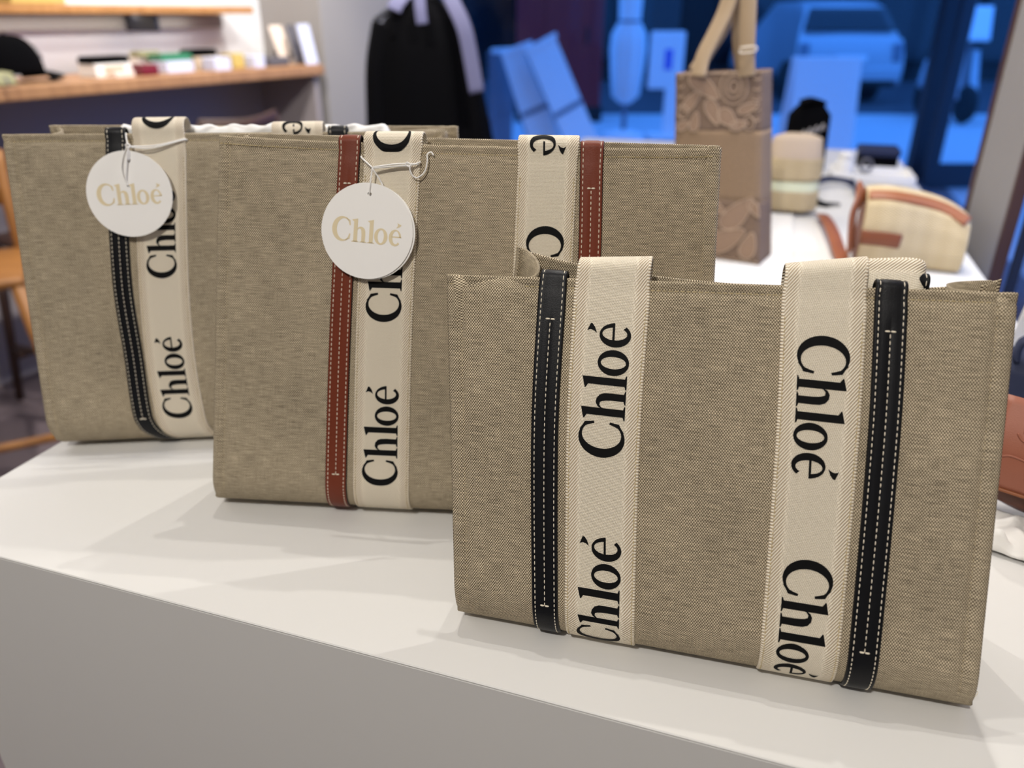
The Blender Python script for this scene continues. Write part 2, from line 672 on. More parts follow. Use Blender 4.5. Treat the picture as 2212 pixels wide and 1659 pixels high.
room = [(-3.6, -2.2), (e1line(1.42, -2.2), -2.2), (e1line(1.42, 7.06), 7.06), (-3.6, 7.06)]
slab('floor', room, -0.1, 0.0, M['floor'])
slab('ceiling', room, CEIL, CEIL + 0.1, M['ceiling'])
slab('side_pavement', [(e1line(1.42, -4), -4), (16, -4), (16, 7.1), (e1line(1.42, 7.1), 7.1)], -0.12, -0.01, M['pavement'])
structure(box('wall_back', (-1.4, -2.15, CEIL / 2), (4.5, 0.1, CEIL), M['wall_white'], bevel=0))
GY = 7.0
structure(box('pavement', (2.0, GY + 15.1, -0.06), (46, 30, 0.1), M['pavement'], bevel=0))

# counter along the left wall, its wall, the shelf above
CA = V((-1.65, 2.65, 0))
CB = V((-0.89, 3.94, 0))
cd = (CB - CA).normalized()
cn = V((-cd.y, cd.x, 0))                 # towards the wall
CROT = rz(math.atan2(cd.y, cd.x))
CH = CAMZ - 0.21                        # top of the counter
L0 = -1.6                               # how far the counter runs on beyond the left edge of the picture
LEN = (CB - CA).length


def cpt(a, b, z):                       # counter coordinates: along, towards the wall, height
    return CA + cd * a + cn * b + V((0, 0, z))


wl = structure(box('wall_left', cpt((L0 + LEN) / 2 - 0.1, 0.50, CEIL / 2), (LEN - L0 + 0.6, 0.1, CEIL), M['wall_white'], rot=CROT, bevel=0))
structure(box('wall_far_left', cpt(LEN + 0.42, 0.30, CEIL / 2), (0.72, 0.50, CEIL), M['wall_grey'], rot=CROT, bevel=0.004))
pier0 = at(700, 140, 4.6)
structure(box('wall_outer_left', (-3.55, 0.2, CEIL / 2), (0.1, 5.0, CEIL), M['wall_grey'], bevel=0))
structure(box('wall_rear_left', (-2.3, 5.9, CEIL / 2), (0.1, 3.2, CEIL), M['wall_mid'], bevel=0))

ct = thing('oak_counter', 'long oak counter along the left wall with small goods on it', 'counter', cpt(LEN / 2, 0.2, 0))
box('worktop', cpt((L0 + LEN) / 2, 0.215, CH - 0.0225), (LEN - L0, 0.43, 0.045), M['oak'], ct, CROT, 0.006)
box('back_panel', cpt((L0 + LEN) / 2, 0.40, (CH - 0.045) / 2), (LEN - L0 - 0.04, 0.03, CH - 0.05), M['wall_dark'], ct, CROT, 0.002)
box('end_panel', cpt(LEN - 0.03, 0.21, (CH - 0.045) / 2), (0.03, 0.36, CH - 0.05), M['wall_dark'], ct, CROT, 0.002)

SHZ = CAMZ + 0.005
led = area(*cpt(-0.2, 0.36, SHZ - 0.002), 2.6, 0.03, 3.0)
led.rotation_euler = (0, 0, math.atan2(cd.y, cd.x))
shl = thing('wall_shelf', 'orange oak shelf fixed to the white wall above the counter', 'shelf', cpt(0.3, 0.36, SHZ))
e_r = 1.30
box('board', cpt((L0 + e_r) / 2, 0.33, SHZ + 0.016), (e_r - L0, 0.24, 0.03), M['oak_orange'], shl, CROT, 0.003)
box('back_rail', cpt((L0 + e_r) / 2, 0.435, SHZ - 0.03), (e_r - L0, 0.02, 0.055), M['wall_grey'], shl, CROT, 0.002)
box('bracket', cpt(0.80, 0.33, SHZ - 0.035), (0.018, 0.20, 0.06), M['frame'], shl, CROT, 0.002)
box('bracket', cpt(-0.30, 0.33, SHZ - 0.035), (0.018, 0.20, 0.06), M['frame'], shl, CROT, 0.002)

# right wall: grey pier beside the plinth, near window, far door
WE = 0.46


def wpt(y2, off=0.0, z=0.0):             # right wall coordinates: along E2, away from the plinth, height
    return E1 * (WE + off) + E2 * y2 + V((0, 0, z))


pl_l = wpt(0).to_2d()
y_a = V((1.006, 1.566, 0)).dot(E2)
y_b = V((1.106, 1.865, 0)).dot(E2)
structure(box('wall_right', wpt((y_a + y_b) / 2, 0.012, CEIL / 2), (0.024, y_b - y_a, CEIL), M['wall_grey'], rot=ROT, bevel=0.003))
structure(box('trim_1', wpt(y_b + 0.012, 0.03, CEIL / 2), (0.07, 0.026, CEIL), M['frame_brown'], rot=ROT, bevel=0.002))
structure(box('trim_2', wpt(y_a - 0.008, 0.012, CEIL / 2), (0.024, 0.014, CEIL), M['frame_brown'], rot=ROT, bevel=0.002))
w2 = structure(box('window_2', wpt(y_a - 0.45, 0.04, CEIL / 2), (0.012, 0.86, CEIL - 0.02), M['glass'], rot=ROT, bevel=0))
box('bottom_rail', wpt(y_a - 0.45, 0.04, 0.05), (0.06, 0.86, 0.10), M['frame'], w2, ROT, 0.003)
box('far_stile', wpt(y_a - 0.022, 0.04, CEIL / 2), (0.02, 0.012, CEIL - 0.02), M['frame'], w2, ROT, 0.003)
structure(box('wall_right_near', wpt(y_a - 2.4, 0.09, CEIL / 2), (0.18, 3.0, CEIL), M['wall_grey'], rot=ROT, bevel=0))

structure(box('wall_daylight_block', E1 * 1.44 + E2 * 3.3 + V((0, 0, CEIL / 2)), (0.06, 2.2, CEIL), M['wall_grey'], rot=ROT, bevel=0))  # unseen wall, added to hold back blue daylight from the right

# glazed front of the shop
gx0, gx1 = -2.25, 3.62
w1 = structure(box('window_1', ((gx0 + gx1) / 2, GY, CEIL / 2), (gx1 - gx0, 0.014, CEIL - 0.02), M['glass'], bevel=0))
box('bottom_rail', ((gx0 + gx1) / 2, GY, 0.03), (gx1 - gx0, 0.07, 0.06), M['frame'], w1, None, 0.003)
box('stile', (gx1 - 0.02, GY, CEIL / 2), (0.17, 0.10, CEIL - 0.02), M['frame'], w1, None, 0.003)
box('stile', (gx1 + 0.11, GY - 0.02, CEIL / 2), (0.07, 0.08, CEIL - 0.02), M['board_grey'], w1, None, 0.003)
structure(box('wall_front_left', (gx0 - 0.8, GY, CEIL / 2), (1.6, 0.12, CEIL), M['wall_grey'], bevel=0))
DX0, DX1, DY = 3.52, 3.93, 6.62
d1 = structure(box('door_1', ((DX0 + DX1) / 2, DY, 1.45), (DX1 - DX0, 0.012, 2.8), M['glass'], bevel=0))
box('bottom_rail', ((DX0 + DX1) / 2, DY, 0.11), (DX1 - DX0, 0.05, 0.20), M['frame'], d1, None, 0.004)
box('stile', (DX0, DY, 1.45), (0.10, 0.06, 2.85), M['frame'], d1, None, 0.004)
box('stile', (DX1 + 0.03, DY, 1.45), (0.09, 0.06, 2.85), M['frame_brown'], d1, None, 0.004)

# ------------------------------------------------------------------ display plinth
pl = thing('display_plinth', 'long white laminate display plinth that the three canvas totes stand on', 'display plinth', E1 * -0.16 + E2 * 1.6)
e1a, e1b, e2a, e2b = -0.715, 0.39, 0.375, 3.05
pc = E1 * ((e1a + e1b) / 2) + E2 * ((e2a + e2b) / 2)
box('top', pc + V((0, 0, ZT - 0.0012)), (e1b - e1a, e2b - e2a, 0.0024), M['plinth'], pl, ROT, 0.0008, 1)
box('body', pc + V((0, 0, (ZT - 0.0025) / 2)), (e1b - e1a - 0.0012, e2b - e2a - 0.0012, ZT - 0.0025), M['plinth'], pl, ROT, 0.001, 1)


# ------------------------------------------------------------------ canvas tote bags
def interp(keys, x):                     # smooth interpolation through (x, value) keys
    keys = sorted(keys)
    if x <= keys[0][0]:
        return keys[0][1]
    if x >= keys[-1][0]:
        return keys[-1][1]
    n = len(keys)
    for i in range(n - 1):
        if keys[i][0] <= x <= keys[i + 1][0]:
            x0, y0 = keys[i]
            x1, y1 = keys[i + 1]

            def sl(k):
                if k <= 0 or k >= n - 1:
                    return 0.0 if n > 2 and False else ((keys[min(k + 1, n - 1)][1] - keys[max(k - 1, 0)][1]) / (keys[min(k + 1, n - 1)][0] - keys[max(k - 1, 0)][0]))
                return (keys[k + 1][1] - keys[k - 1][1]) / (keys[k + 1][0] - keys[k - 1][0])
            hh = x1 - x0
            t = (x - x0) / hh
            return ((2 * t ** 3 - 3 * t * t + 1) * y0 + (t ** 3 - 2 * t * t + t) * hh * sl(i) + (-2 * t ** 3 + 3 * t * t) * y1 + (t ** 3 - t * t) * hh * sl(i + 1))


class Panel:
    """One face of a tote and half of its base, as a surface over s (left to right) and d (metres up from the bottom edge)."""

    def __init__(self, bl, br, tl, tr, obl, obr, sign, bulge=0.004, dip=0.0, seed=0.0):
        z = V((0, 0, ZT + 0.0030))
        self.r = 0.040 if sign > 0 else 0.015
        b0, b1 = V(bl), V(br)
        if sign > 0:                      # the round of the base hangs forward of the line it touches the plinth along
            b0 = V((b0.x * (1 - 0.3 * (self.r * 0.617 + 0.0033) / b0.length), b0.y * (1 - (self.r * 0.617 + 0.0033) / b0.length), 0))
            b1 = V((b1.x * (1 - 0.3 * (self.r * 0.617 + 0.0033) / b1.length), b1.y * (1 - (self.r * 0.617 + 0.0033) / b1.length), 0))
        self.bl, self.br, self.tl, self.tr = b0 + z, b1 + z, V(tl) + V((0, 0, ZT)), V(tr) + V((0, 0, ZT))
        self.obl, self.obr = V(obl) + z, V(obr) + z
        self.sign = sign
        self.bulge = bulge
        self.dip = dip
        self.seed = seed
        self.w = ((self.br - self.bl).length + (self.tr - self.tl).length) / 2

    def h(self, s):
        s = min(max(s, 0), 1)
        return (lerp(self.tl, self.tr, s) - lerp(self.bl, self.br, s)).length - self.dip * max(0.0, math.sin(math.pi * s)) ** 0.6

    def bends(self):                      # where to sample the round between base and face
        return [self.r * k for k in (-1.25, -1, -.85, -.7, -.55, -.4, -.25, -.1, .05, .2, .35, .5, .65, .8, .9, 1.0)]

    def depth(self, s):
        return (lerp(self.obl, self.obr, s) - lerp(self.bl, self.br, s)).length / 2

    def P(self, s, d):
        bot = lerp(self.bl, self.br, s)
        U = lerp(self.tl, self.tr, s) - bot
        h = U.length
        U = U / h
        W = (lerp(self.obl, self.obr, s) - bot).normalized()
        r = self.r
        if d >= r:
            p = bot + U * d
        elif d <= -r:
            p = bot - W * d
        else:
            ph = (d + r) / (2 * r) * math.pi / 2          # quarter round from the base to the face
            p = bot + W * (r * (1 - math.sin(ph))) + U * (r * (1 - math.cos(ph)))
        S = (lerp(self.br, self.tr, 0.5) - lerp(self.bl, self.tl, 0.5)).normalized()
        N0 = S.cross(U).normalized() * self.sign
        x = min(s, 1 - s) * self.w
        t = max(0.0, min(1.0, d / h))
        k = self.bulge * math.sin(math.pi * min(max(s, 0), 1)) * math.sin(math.pi * t) ** 0.8 if d > 0 else 0.0
        k += (0.0022 * mnoise.noise(V((s * 3.1 + self.seed, t * 2.4, self.seed))) * min(1, x / 0.03) * min(1, t * 6)) if d > 0 else 0.0
        if d > 0.004:
            k += -0.0016 * math.exp(-((x - 0.0112) / 0.0022) ** 2) - 0.003 * max(0, 1 - x / 0.004) ** 2
            k += -0.0017 * math.exp(-((h - self.dip - d - 0.0068) / 0.0018) ** 2)
        return p + N0 * k

    def frame(self, s, d):
        e = 1e-3
        a = self.P(s + e, d) - self.P(s - e, d)
        b = self.P(s, d + e) - self.P(s, d - e)
        S = a.normalized()
        T = (b - S * b.dot(S)).normalized()
        return S, T, S.cross(T).normalized() * self.sign


class Strip:
    """A band sewn up a tote panel, over the rim and down inside."""

    def __init__(self, pan, keys, width, rise, R, skew=0.0, inside=0.05, lean=0.0, over=True):
        self.p, self.keys, self.w = pan, keys, width
        self.rise, self.R, self.skew, self.inside, self.lean = rise, R, skew, inside, lean
        self.sc = interp(keys, 1.0)
        self.over = over
        self.h = pan.h(self.sc)
        self.vmin = -pan.depth(self.sc) * 0.98
        self.vmax = self.h + rise + math.pi * R + inside if over else self.h * 0.98
        S, T, N = pan.frame(self.sc, self.h - 0.02)
        c = pan.P(self.sc, self.h - 0.002)
        a = skew
        self.S0, self.T0, self.N0, self.c0 = S, T, N, c

    def pt(self, v, u, off):
        if v <= self.h:
            t = v / self.h
            s = interp(self.keys, t)
            S, T, N = self.p.frame(s, v)
            blend = max(0.0, min(1.0, (v - self.h + 0.012) / 0.012))
            p = self.p.P(s + u / self.p.w, v)
            if blend > 0:
                q = self.c0 + self.T0 * (v - self.h + 0.002) + self.S0 * u
                p = lerp(p, q, blend)
                N = lerp(N, self.N0, blend).normalized()
            return p + N * off
        x = v - self.h
        sk = self.skew * u
        rise = max(0.0, self.rise + sk)
        L = rise + math.pi * self.R
        x = x if x < rise + math.pi * self.R + self.inside else rise + math.pi * self.R + self.inside
        base = self.c0 + self.T0 * 0.002 + self.S0 * (u + self.lean * x)
        if x <= rise:
            return base + self.T0 * x + self.N0 * off
        ph = (x - rise) / self.R
        if ph <= math.pi:
            return base + self.T0 * (rise + (self.R + off) * math.sin(ph)) - self.N0 * (self.R - (self.R + off) * math.cos(ph))
        return base + self.T0 * (rise - (x - L)) - self.N0 * (2 * self.R + off)

    def vs_samples(self):
        n1 = 46
        if not self.over:
            top_ = self.h * 0.965
            return [self.vmin, *self.p.bends()] + [self.p.r + (top_ - self.p.r) * k / n1 for k in range(1, n1 + 1)]
        out = [self.vmin, *self.p.bends()]
        out += [self.p.r + (self.h - self.p.r) * k / n1 for k in range(1, n1 + 1)]
        top = self.h + self.rise + math.pi * self.R
        out += [self.h + (top - self.h) * k / 18 for k in range(1, 19)]
        out += [top + self.inside * 0.5, top + self.inside]
        return out

    def mesh(self, name, prof, base, m, parent, medge=None, flat=None):
        """prof: list of (u, off) across the top face from left to right; base: offset of the underside."""
        vsamp = self.vs_samples()
        n = len(prof)
        vs, uvs = [], []
        for v in vsamp:
            for (u, off) in prof:
                if flat and not (flat[0] * self.h - 0.002 <= v <= flat[1] * self.h + 0.002):
                    off = max(off, flat[2]) if abs(u) < 0.001 else off
                vs.append(self.pt(v, u, off))
                uvs.append((u, v))
            for (u, off) in (prof[-1], prof[0]):
                vs.append(self.pt(v, u, base))
                uvs.append((u, v))
        k = n + 2
        fs, fm = [], []
        for j in range(len(vsamp) - 1):
            for i in range(k):
                i2 = (i + 1) % k
                fs.append((j * k + i, j * k + i2, (j + 1) * k + i2, (j + 1) * k + i))
                fm.append(1 if medge and (i == 0 or i >= n - 2) else 0)
        fs.append(tuple(range(k))[::-1])
        fm.append(0)
        fs.append(tuple((len(vsamp) - 1) * k + i for i in range(k)))
        fm.append(0)
        if self.p.sign < 0:
            fs = [f[::-1] for f in fs]
        return link_mesh(name, vs, fs, m, parent, uvs, mats=[m, medge] if medge else None, fm=fm if medge else None)


def capsule(vs, fs, a, b, n_, r):
    """a small thread stitch from a to b lying on a surface with normal n_"""
    t = (b - a)
    side = t.cross(n_).normalized()
    o = len(vs)
    for (f, k, l) in ((0.0, 0.45, -0.3), (0.2, 1.0, 0.7), (0.5, 1.1, 1.0), (0.8, 1.0, 0.7), (1.0, 0.45, -0.3)):
        c = a + t * f + n_ * (r * 0.8 * l)
        for (x, y) in ((-1, -0.2), (-0.6, 0.7), (0.6, 0.7), (1, -0.2)):
            vs.append(c + side * (x * r * k) + n_ * (y * r * k))
    for i in range(4):
        for j in range(3):
            fs.append((o + i * 4 + j, o + i * 4 + j + 1, o + (i + 1) * 4 + j + 1, o + (i + 1) * 4 + j))


def stitch_line(vs, fs, f, t0, t1, pitch, length, r):
    """f(t) -> (point, normal); t in metres"""
    t = t0
    while t + length <= t1:
        a, na = f(t)
        b, nb = f(t + length)
        capsule(vs, fs, a, b, (na + nb).normalized(), r)
        t += pitch


def leather_strip(bag_o, pan, keys, width, leather, edge, tee=None, rise=0.0, R=0.0042, thread='thread', pitch=0.0043, label=None, over=True):
    st = Strip(pan, keys, width, rise, R, inside=0.03, over=over)
    h = width / 2
    e = 0.0021
    pr = [(-h, 0.0010), (-h + 0.0006, e - 0.0002), (-h + 0.0016, e), (-h + 0.0026, e - 0.0004), (-h * 0.5, e + 0.0002), (-0.0006, e - 0.0001), (0, e - 0.0004), (0.0006, e - 0.0001), (h * 0.5, e + 0.0002),
          (h - 0.0026, e - 0.0004), (h - 0.0016, e), (h - 0.0006, e - 0.0002), (h, 0.0010)]
    o = st.mesh('leather_strip', pr, 0.0001, M[leather], bag_o, M[edge], (tee[0], tee[1], e + 0.0002) if tee else None)
    if label:
        o['label'] = label
    vs, fs = [], []

    def line(u):
        def f(v):
            p = st.pt(v, u, e - 0.0004)
            q = st.pt(v, u, e + 0.01)
            return p, (q - p).normalized()
        return f
    for u in (-h + 0.0026, h - 0.0026):
        stitch_line(vs, fs, line(u), st.vmin * 0.25, st.vmax - 0.02, pitch, pitch * 0.66, 0.00035)
    if tee:
        stitch_line(vs, fs, line(0.0), tee[0] * st.h, tee[1] * st.h, pitch, pitch * 0.66, 0.00035)
        for tt in tee:
            v = tt * st.h
            for (ua, ub) in ((-0.0034, -0.0002), (0.0002, 0.0034)):
                a = st.pt(v, ua, e)
                b = st.pt(v, ub, e)
                n_ = (st.pt(v, 0, e + 0.01) - st.pt(v, 0, e)).normalized()
                capsule(vs, fs, a, b, n_, 0.0006)
    so = link_mesh('stitching', vs, fs, M[thread], o, smooth=False)
    so['kind'] = 'stuff'
    return st


def webbing(bag_o, pan, keys, width, rise, R, words, up, skew=0.0, lean=0.0, inside=0.06, scale=0.0318, over=True):
    st = Strip(pan, keys, width, rise, R, skew=skew, inside=inside, lean=lean, over=over)
    h = width / 2
    pr = [(-h, 0.0006), (-h + 0.0004, 0.0013), (-h + 0.0012, 0.0016)] + [(-h + 0.0012 + (width - 0.0024) * k / 8, 0.0016) for k in range(1, 8)] + [(h - 0.0012, 0.0016), (h - 0.0004, 0.0013), (h, 0.0006)]
    o = st.mesh('webbing_strap', pr, 0.0001, M['webbing'], bag_o)
    for w in words:
        v0 = w * st.h
        if up:
            word_mesh('lettering', lambda x, y: st.pt(v0 + x * scale, 0.47 * scale - y * scale, 0.00185), M['ink'], o)
        else:
            word_mesh('lettering', lambda x, y: st.pt(v0 - x * scale, -0.47 * scale + y * scale, 0.00185), M['ink'], o)
    vs, fs = [], []
    for u in (-h + 0.0022, h - 0.0022):
        def f(v):
            p = st.pt(v, u, 0.0015)
            return p, (st.pt(v, u, 0.0115) - p).normalized()
        stitch_line(vs, fs, f, 0.0, st.h * 0.93, 0.0030, 0.0021, 0.0004)
    so = link_mesh('stitching', vs, fs, M['thread_linen'], o, smooth=False)
    so['kind'] = 'stuff'
    return st


def panel_mesh(name, pan, parent):
    xs = [0, 0.0015, 0.004, 0.007, 0.009, 0.0105, 0.012, 0.0135, 0.016, 0.02]
    ss = [x / pan.w for x in xs] + [0.02 / pan.w + (1 - 0.04 / pan.w) * k / 40 for k in range(1, 40)] + [1 - x / pan.w for x in reversed(xs)]
    ts = pan.bends()
    vs, uvs = [], []
    rows = 0
    nr = 34
    spec = [('b', 1.0)] + [('d', x) for x in ts] + [('t', k / nr) for k in range(5, nr - 1)] + [('r', 0.012), ('r', 0.009), ('r', 0.007), ('r', 0.005), ('r', 0.002), ('r', 0.0)]
    for kind, x in spec:
        for s in ss:
            h = pan.h(s)
            d = {'b': -pan.depth(s) * x, 'd': x, 't': x * h, 'r': h - x}[kind]
            vs.append(pan.P(s, d))
            uvs.append((s * pan.w, d))
    fs = grid_faces(len(ss), len(spec))
    if pan.sign < 0:
        fs = [f[::-1] for f in fs]
    o = link_mesh(name, vs, fs, M['linen'], parent, uvs)
    md = o.modifiers.new('thickness', 'SOLIDIFY')
    md.thickness = 0.0028
    md.offset = -1
    # hem and side seams
    sv, sf = [], []

    def hem(x):
        s = x / pan.w
        d = pan.h(s) - 0.0068
        S, T, N = pan.frame(s, d)
        return pan.P(s, d) - N * 0.0001, N
    stitch_line(sv, sf, hem, 0.002, pan.w - 0.004, 0.0040, 0.0034, 0.00042)
    for s0 in (0.0112 / pan.w, 1 - 0.0112 / pan.w):
        def side(d):
            S, T, N = pan.frame(s0, d)
            return pan.P(s0, d) - N * 0.0002, N
        stitch_line(sv, sf, side, 0.018, pan.h(s0) - 0.002, 0.0037, 0.0016, 0.0003)
    so = link_mesh('seam_stitching', sv, sf, M['thread_linen'], o, smooth=False)
    so['kind'] = 'stuff'
    return o


def gusset(pf, pr, side, fold, parent):
    s = 0.0 if side < 0 else 1.0
    inset = 0.006

    def fn(q, t):
        si = s - side * inset / pf.w
        a = pf.P(si, t * (pf.h(s) - 0.002))
        b = pr.P(si, t * (pr.h(s) - 0.002))
        S = (pf.br - pf.bl).normalized() * (-side)
        bS = (b - a).dot(S)
        D = (b - a) - S * bS
        f = max(bS, 0.0) + fold * (0.15 + 0.85 * t ** 1.3)
        if q < 0.5:
            x = q / 0.5
            return a + S * (f * math.sin(x * math.pi / 2) ** 0.9) + D * (0.08 + 0.30 * x * x * x if x > 0 else 0.0)
        x = (q - 0.5) / 0.5
        return a + S * lerp(f, bS, x * x) + D * (0.38 + 0.62 * x)
    o = sheet('side_gusset', fn, 25, 24, M['linen'], parent, uvscale=(0.14, 0.33), flip=(side > 0))
    md = o.modifiers.new('thickness', 'SOLIDIFY')
    md.thickness = 0.0024
    md.offset = -1
    return o


def tote(label, fq, rq, bulge, dip, fold, seed, rdip=0.0):
    """fq: front bl, br, tl, tr ; rq: rear bl, br, tl, tr (metres from the camera's foot, height above the plinth)"""
    f = Panel(fq[0], fq[1], fq[2], fq[3], rq[0], rq[1], 1, bulge, dip, seed)
    r = Panel(rq[0], rq[1], rq[2], rq[3], fq[0], fq[1], -1, 0.002, rdip, seed + 5)
    c = (V(fq[0]) + V(fq[1]) + V(rq[0]) + V(rq[1])) / 4
    t = thing('tote_bag', label, 'tote bag', (c.x, c.y, ZT), 'canvas totes on the white plinth')
    panel_mesh('front_panel', f, t)
    panel_mesh('rear_panel', r, t)
    gusset(f, r, -1, fold[0], t)
    gusset(f, r, 1, fold[1], t)
    return t, f, r


M['webbing'] = webbing_mat('cream_webbing', 0.0258)

# the small tote at the front
T1, F1, R1 = tote('smaller front canvas tote with black leather strips, rightmost of the three totes',
                  [(-.0447, .4742, 0), (.309, .377, 0), (-.0498, .5542, .2556), (.3266, .4708, .2695)],
                  [(-.021, .572, 0), (.339, .486, 0), (.0045, .569, .274), (.326, .494, .272)], 0.003, 0.0, (0.016, 0.03), 1.3, 0.018)
webbing(T1, F1, [(0.0, .308), (.6, .3105), (.98, .3225)], .0525, .007, .0095, (-.009, .543), True, skew=0.08)
webbing(T1, F1, [(0.0, .6875), (.64, .695), (.975, .6925)], .0525, .009, .009, (.883, .352), False, skew=0.16)
leather_strip(T1, F1, [(0.0, .1975), (.58, .1965), (1.0, .2115)], .0200, 'leather_black', 'edge_black', (.129, .891))
leather_strip(T1, F1, [(0.0, .80), (.66, .806), (1.0, .801)], .0200, 'leather_black', 'edge_black', (.152, .90))
webbing(T1, R1, [(0.0, .30), (1.0, .30)], .0525, .001, .003, (.45,), True, over=False)
webbing(T1, R1, [(0.0, .68), (1.0, .68)], .0525, .001, .003, (.80,), False, over=False)
leather_strip(T1, R1, [(0.0, .20), (1.0, .20)], .0200, 'leather_black', 'edge_black', (.08, .89), over=False)
leather_strip(T1, R1, [(0.0, .84), (1.0, .835)], .0200, 'leather_black', 'edge_black', (.08, .89), rise=0.006, R=0.004)

# the large tote with brown strips, middle
T2, F2, R2 = tote('large middle canvas tote with brown leather strips, between the two other totes',
                  [(-.2892, .6294, 0), (.172, .590, 0), (-.2527, .688, .338), (.168, .636, .335)],
                  [(-.279, .712, 0), (.182, .672, 0), (-.243, .712, .336), (.172, .660, .333)], 0.004, 0.004, (0.010, 0.010), 4.1)
webbing(T2, F2, [(0.0, .3585), (.51, .3585), (.956, .3645)], .0505, .001, .0085, (.113, .559, .978), True, scale=.0311)
webbing(T2, F2, [(0.0, .665), (.68, .67), (.96, .6715)], .0505, .001, .0085, (.813, .36, 1.262), False, scale=.0311)
leather_strip(T2, F2, [(0.0, .2645), (.507, .2685), (.965, .2765)], .0195, 'leather_brown', 'edge_brown', (.141, .90))
leather_strip(T2, F2, [(0.0, .755), (.735, .7595), (.97, .756)], .0195, 'leather_brown', 'edge_brown', (.141, .905))
webbing(T2, R2, [(0.0, .33), (1.0, .33)], .0505, .001, .003, (.1, .55), True, over=False)
webbing(T2, R2, [(0.0, .67), (1.0, .67)], .0505, .001, .003, (.45, .85), False, over=False)
leather_strip(T2, R2, [(0.0, .245), (1.0, .245)], .0195, 'leather_brown', 'edge_brown', (.1, .9), over=False)
leather_strip(T2, R2, [(0.0, .755), (1.0, .755)], .0195, 'leather_brown', 'edge_brown', (.1, .9), over=False)

# the large tote with black strips, back left
T3, F3, R3 = tote('large back left canvas tote with black leather strips and white tissue inside',
                  [(-.5021, .7365, 0), (-.054, .783, 0), (-.5018, .7858, .3249), (-.0653, .8096, .325)],
                  [(-.455, .873, 0), (-.060, .90, 0), (-.488, .851, .3255), (-.0566, .849, .325)], 0.006, 0.0, (0.02, 0.04), 8.7)
webbing(T3, F3, [(0.0, .325), (.05, .3205), (.31, .314), (.56, .3215), (.943, .348)], .0505, .004, .011, (.109, .567, 1.012), True, scale=.0295)
webbing(T3, F3, [(0.0, .63), (.5, .635), (.98, .6585)], .0505, .001, .0085, (.80, .34, 1.265), False, scale=.0295)
leather_strip(T3, F3, [(0.0, .252), (.06, .238), (.137, .230), (.315, .2295), (.56, .2265), (.984, .2525)], .0195, 'leather_black', 'edge_black', (.112, .9))
leather_strip(T3, F3, [(0.0, .735), (.5, .738), (.98, .75)], .0195, 'leather_black', 'edge_black', (.09, .9))
webbing(T3, R3, [(0.0, .33), (1.0, .33)], .0505, .001, .003, (.1, .55), True, over=False)
webbing(T3, R3, [(0.0, .67), (1.0, .67)], .0505, .001, .003, (.45, .85), False, over=False)
leather_strip(T3, R3, [(0.0, .245), (1.0, .245)], .0195, 'leather_black', 'edge_black', (.1, .9), over=False)
leather_strip(T3, R3, [(0.0, .755), (1.0, .755)], .0195, 'leather_black', 'edge_black', (.1, .9), over=False)

# the handle of the front tote that folds over to the right behind its rim
_S, _T, _N = F1.frame(0.72, F1.h(0.72) - 0.02)


def fold_pt(a, b):
    """a along the band (m), b across it (0 bottom .. 1 top)"""
    c = F1.P(0.735, F1.h(0.735))
    Rr = 0.010
    L1 = 0.041
    if a <= L1:
        x, dep = a, 0.0
    else:
        ph = min((a - L1) / Rr, math.pi)
        x, dep = L1 + Rr * math.sin(ph), Rr * (1 - math.cos(ph))
        if (a - L1) / Rr > math.pi:
            x -= (a - L1 - math.pi * Rr)
    top = 0.0215 + 0.0035 * min(1, a / 0.035) - 0.012 * max(0, (a - 0.040) / 0.03) ** 2
    hh = -0.030 + (top + 0.030) * b
    lean = 0.012 + 0.004 * max(0, b - 0.5)
    bow = 0.003 * math.sin(math.pi * b)
    return c + _S * x + _T * hh - _N * (lean + dep - bow)


vs, uvs = [], []
NA, NB = 40, 13
for j in range(NB):
    for i in range(NA):
        a = 0.09 * i / (NA - 1)
        vs.append(fold_pt(a, j / (NB - 1)))
        uvs.append((-0.0255 + 0.051 * j / (NB - 1), a * 1.0))
fh = link_mesh('folded_handle', vs, grid_faces(NA, NB), M['webbing'], T1, uvs)
md = fh.modifiers.new('thickness', 'SOLIDIFY')
md.thickness = 0.0015
md.offset = -1

# tissue paper inside the back tote
vs = []
tis = []


def tissue(a, b):
    s = 0.19 + 0.67 * a
    f = F3.P(s, F3.h(s))
    r = R3.P(s, R3.h(s))
    mid = lerp(f, r, 0.22 + 0.6 * b)
    hgt = -0.075 + 0.0785 * math.sin(math.pi * min(1, 0.12 + 0.76 * b)) + 0.0035 * mnoise.noise(V((a * 22, b * 5, 2.0))) - 0.05 * max(0, 1 - a / 0.06) ** 2 - 0.02 * max(0, 1 - (1 - a) / 0.03) ** 2
    return mid + V((0, 0.004 * mnoise.noise(V((a * 30, b * 9, 7.0))), hgt))


ti = sheet('tissue_paper', tissue, 90, 22, M['tissue'], None, 0.0006, 1)
tag(ti, 'crumpled white tissue paper stuffed in the back left tote', 'tissue paper')


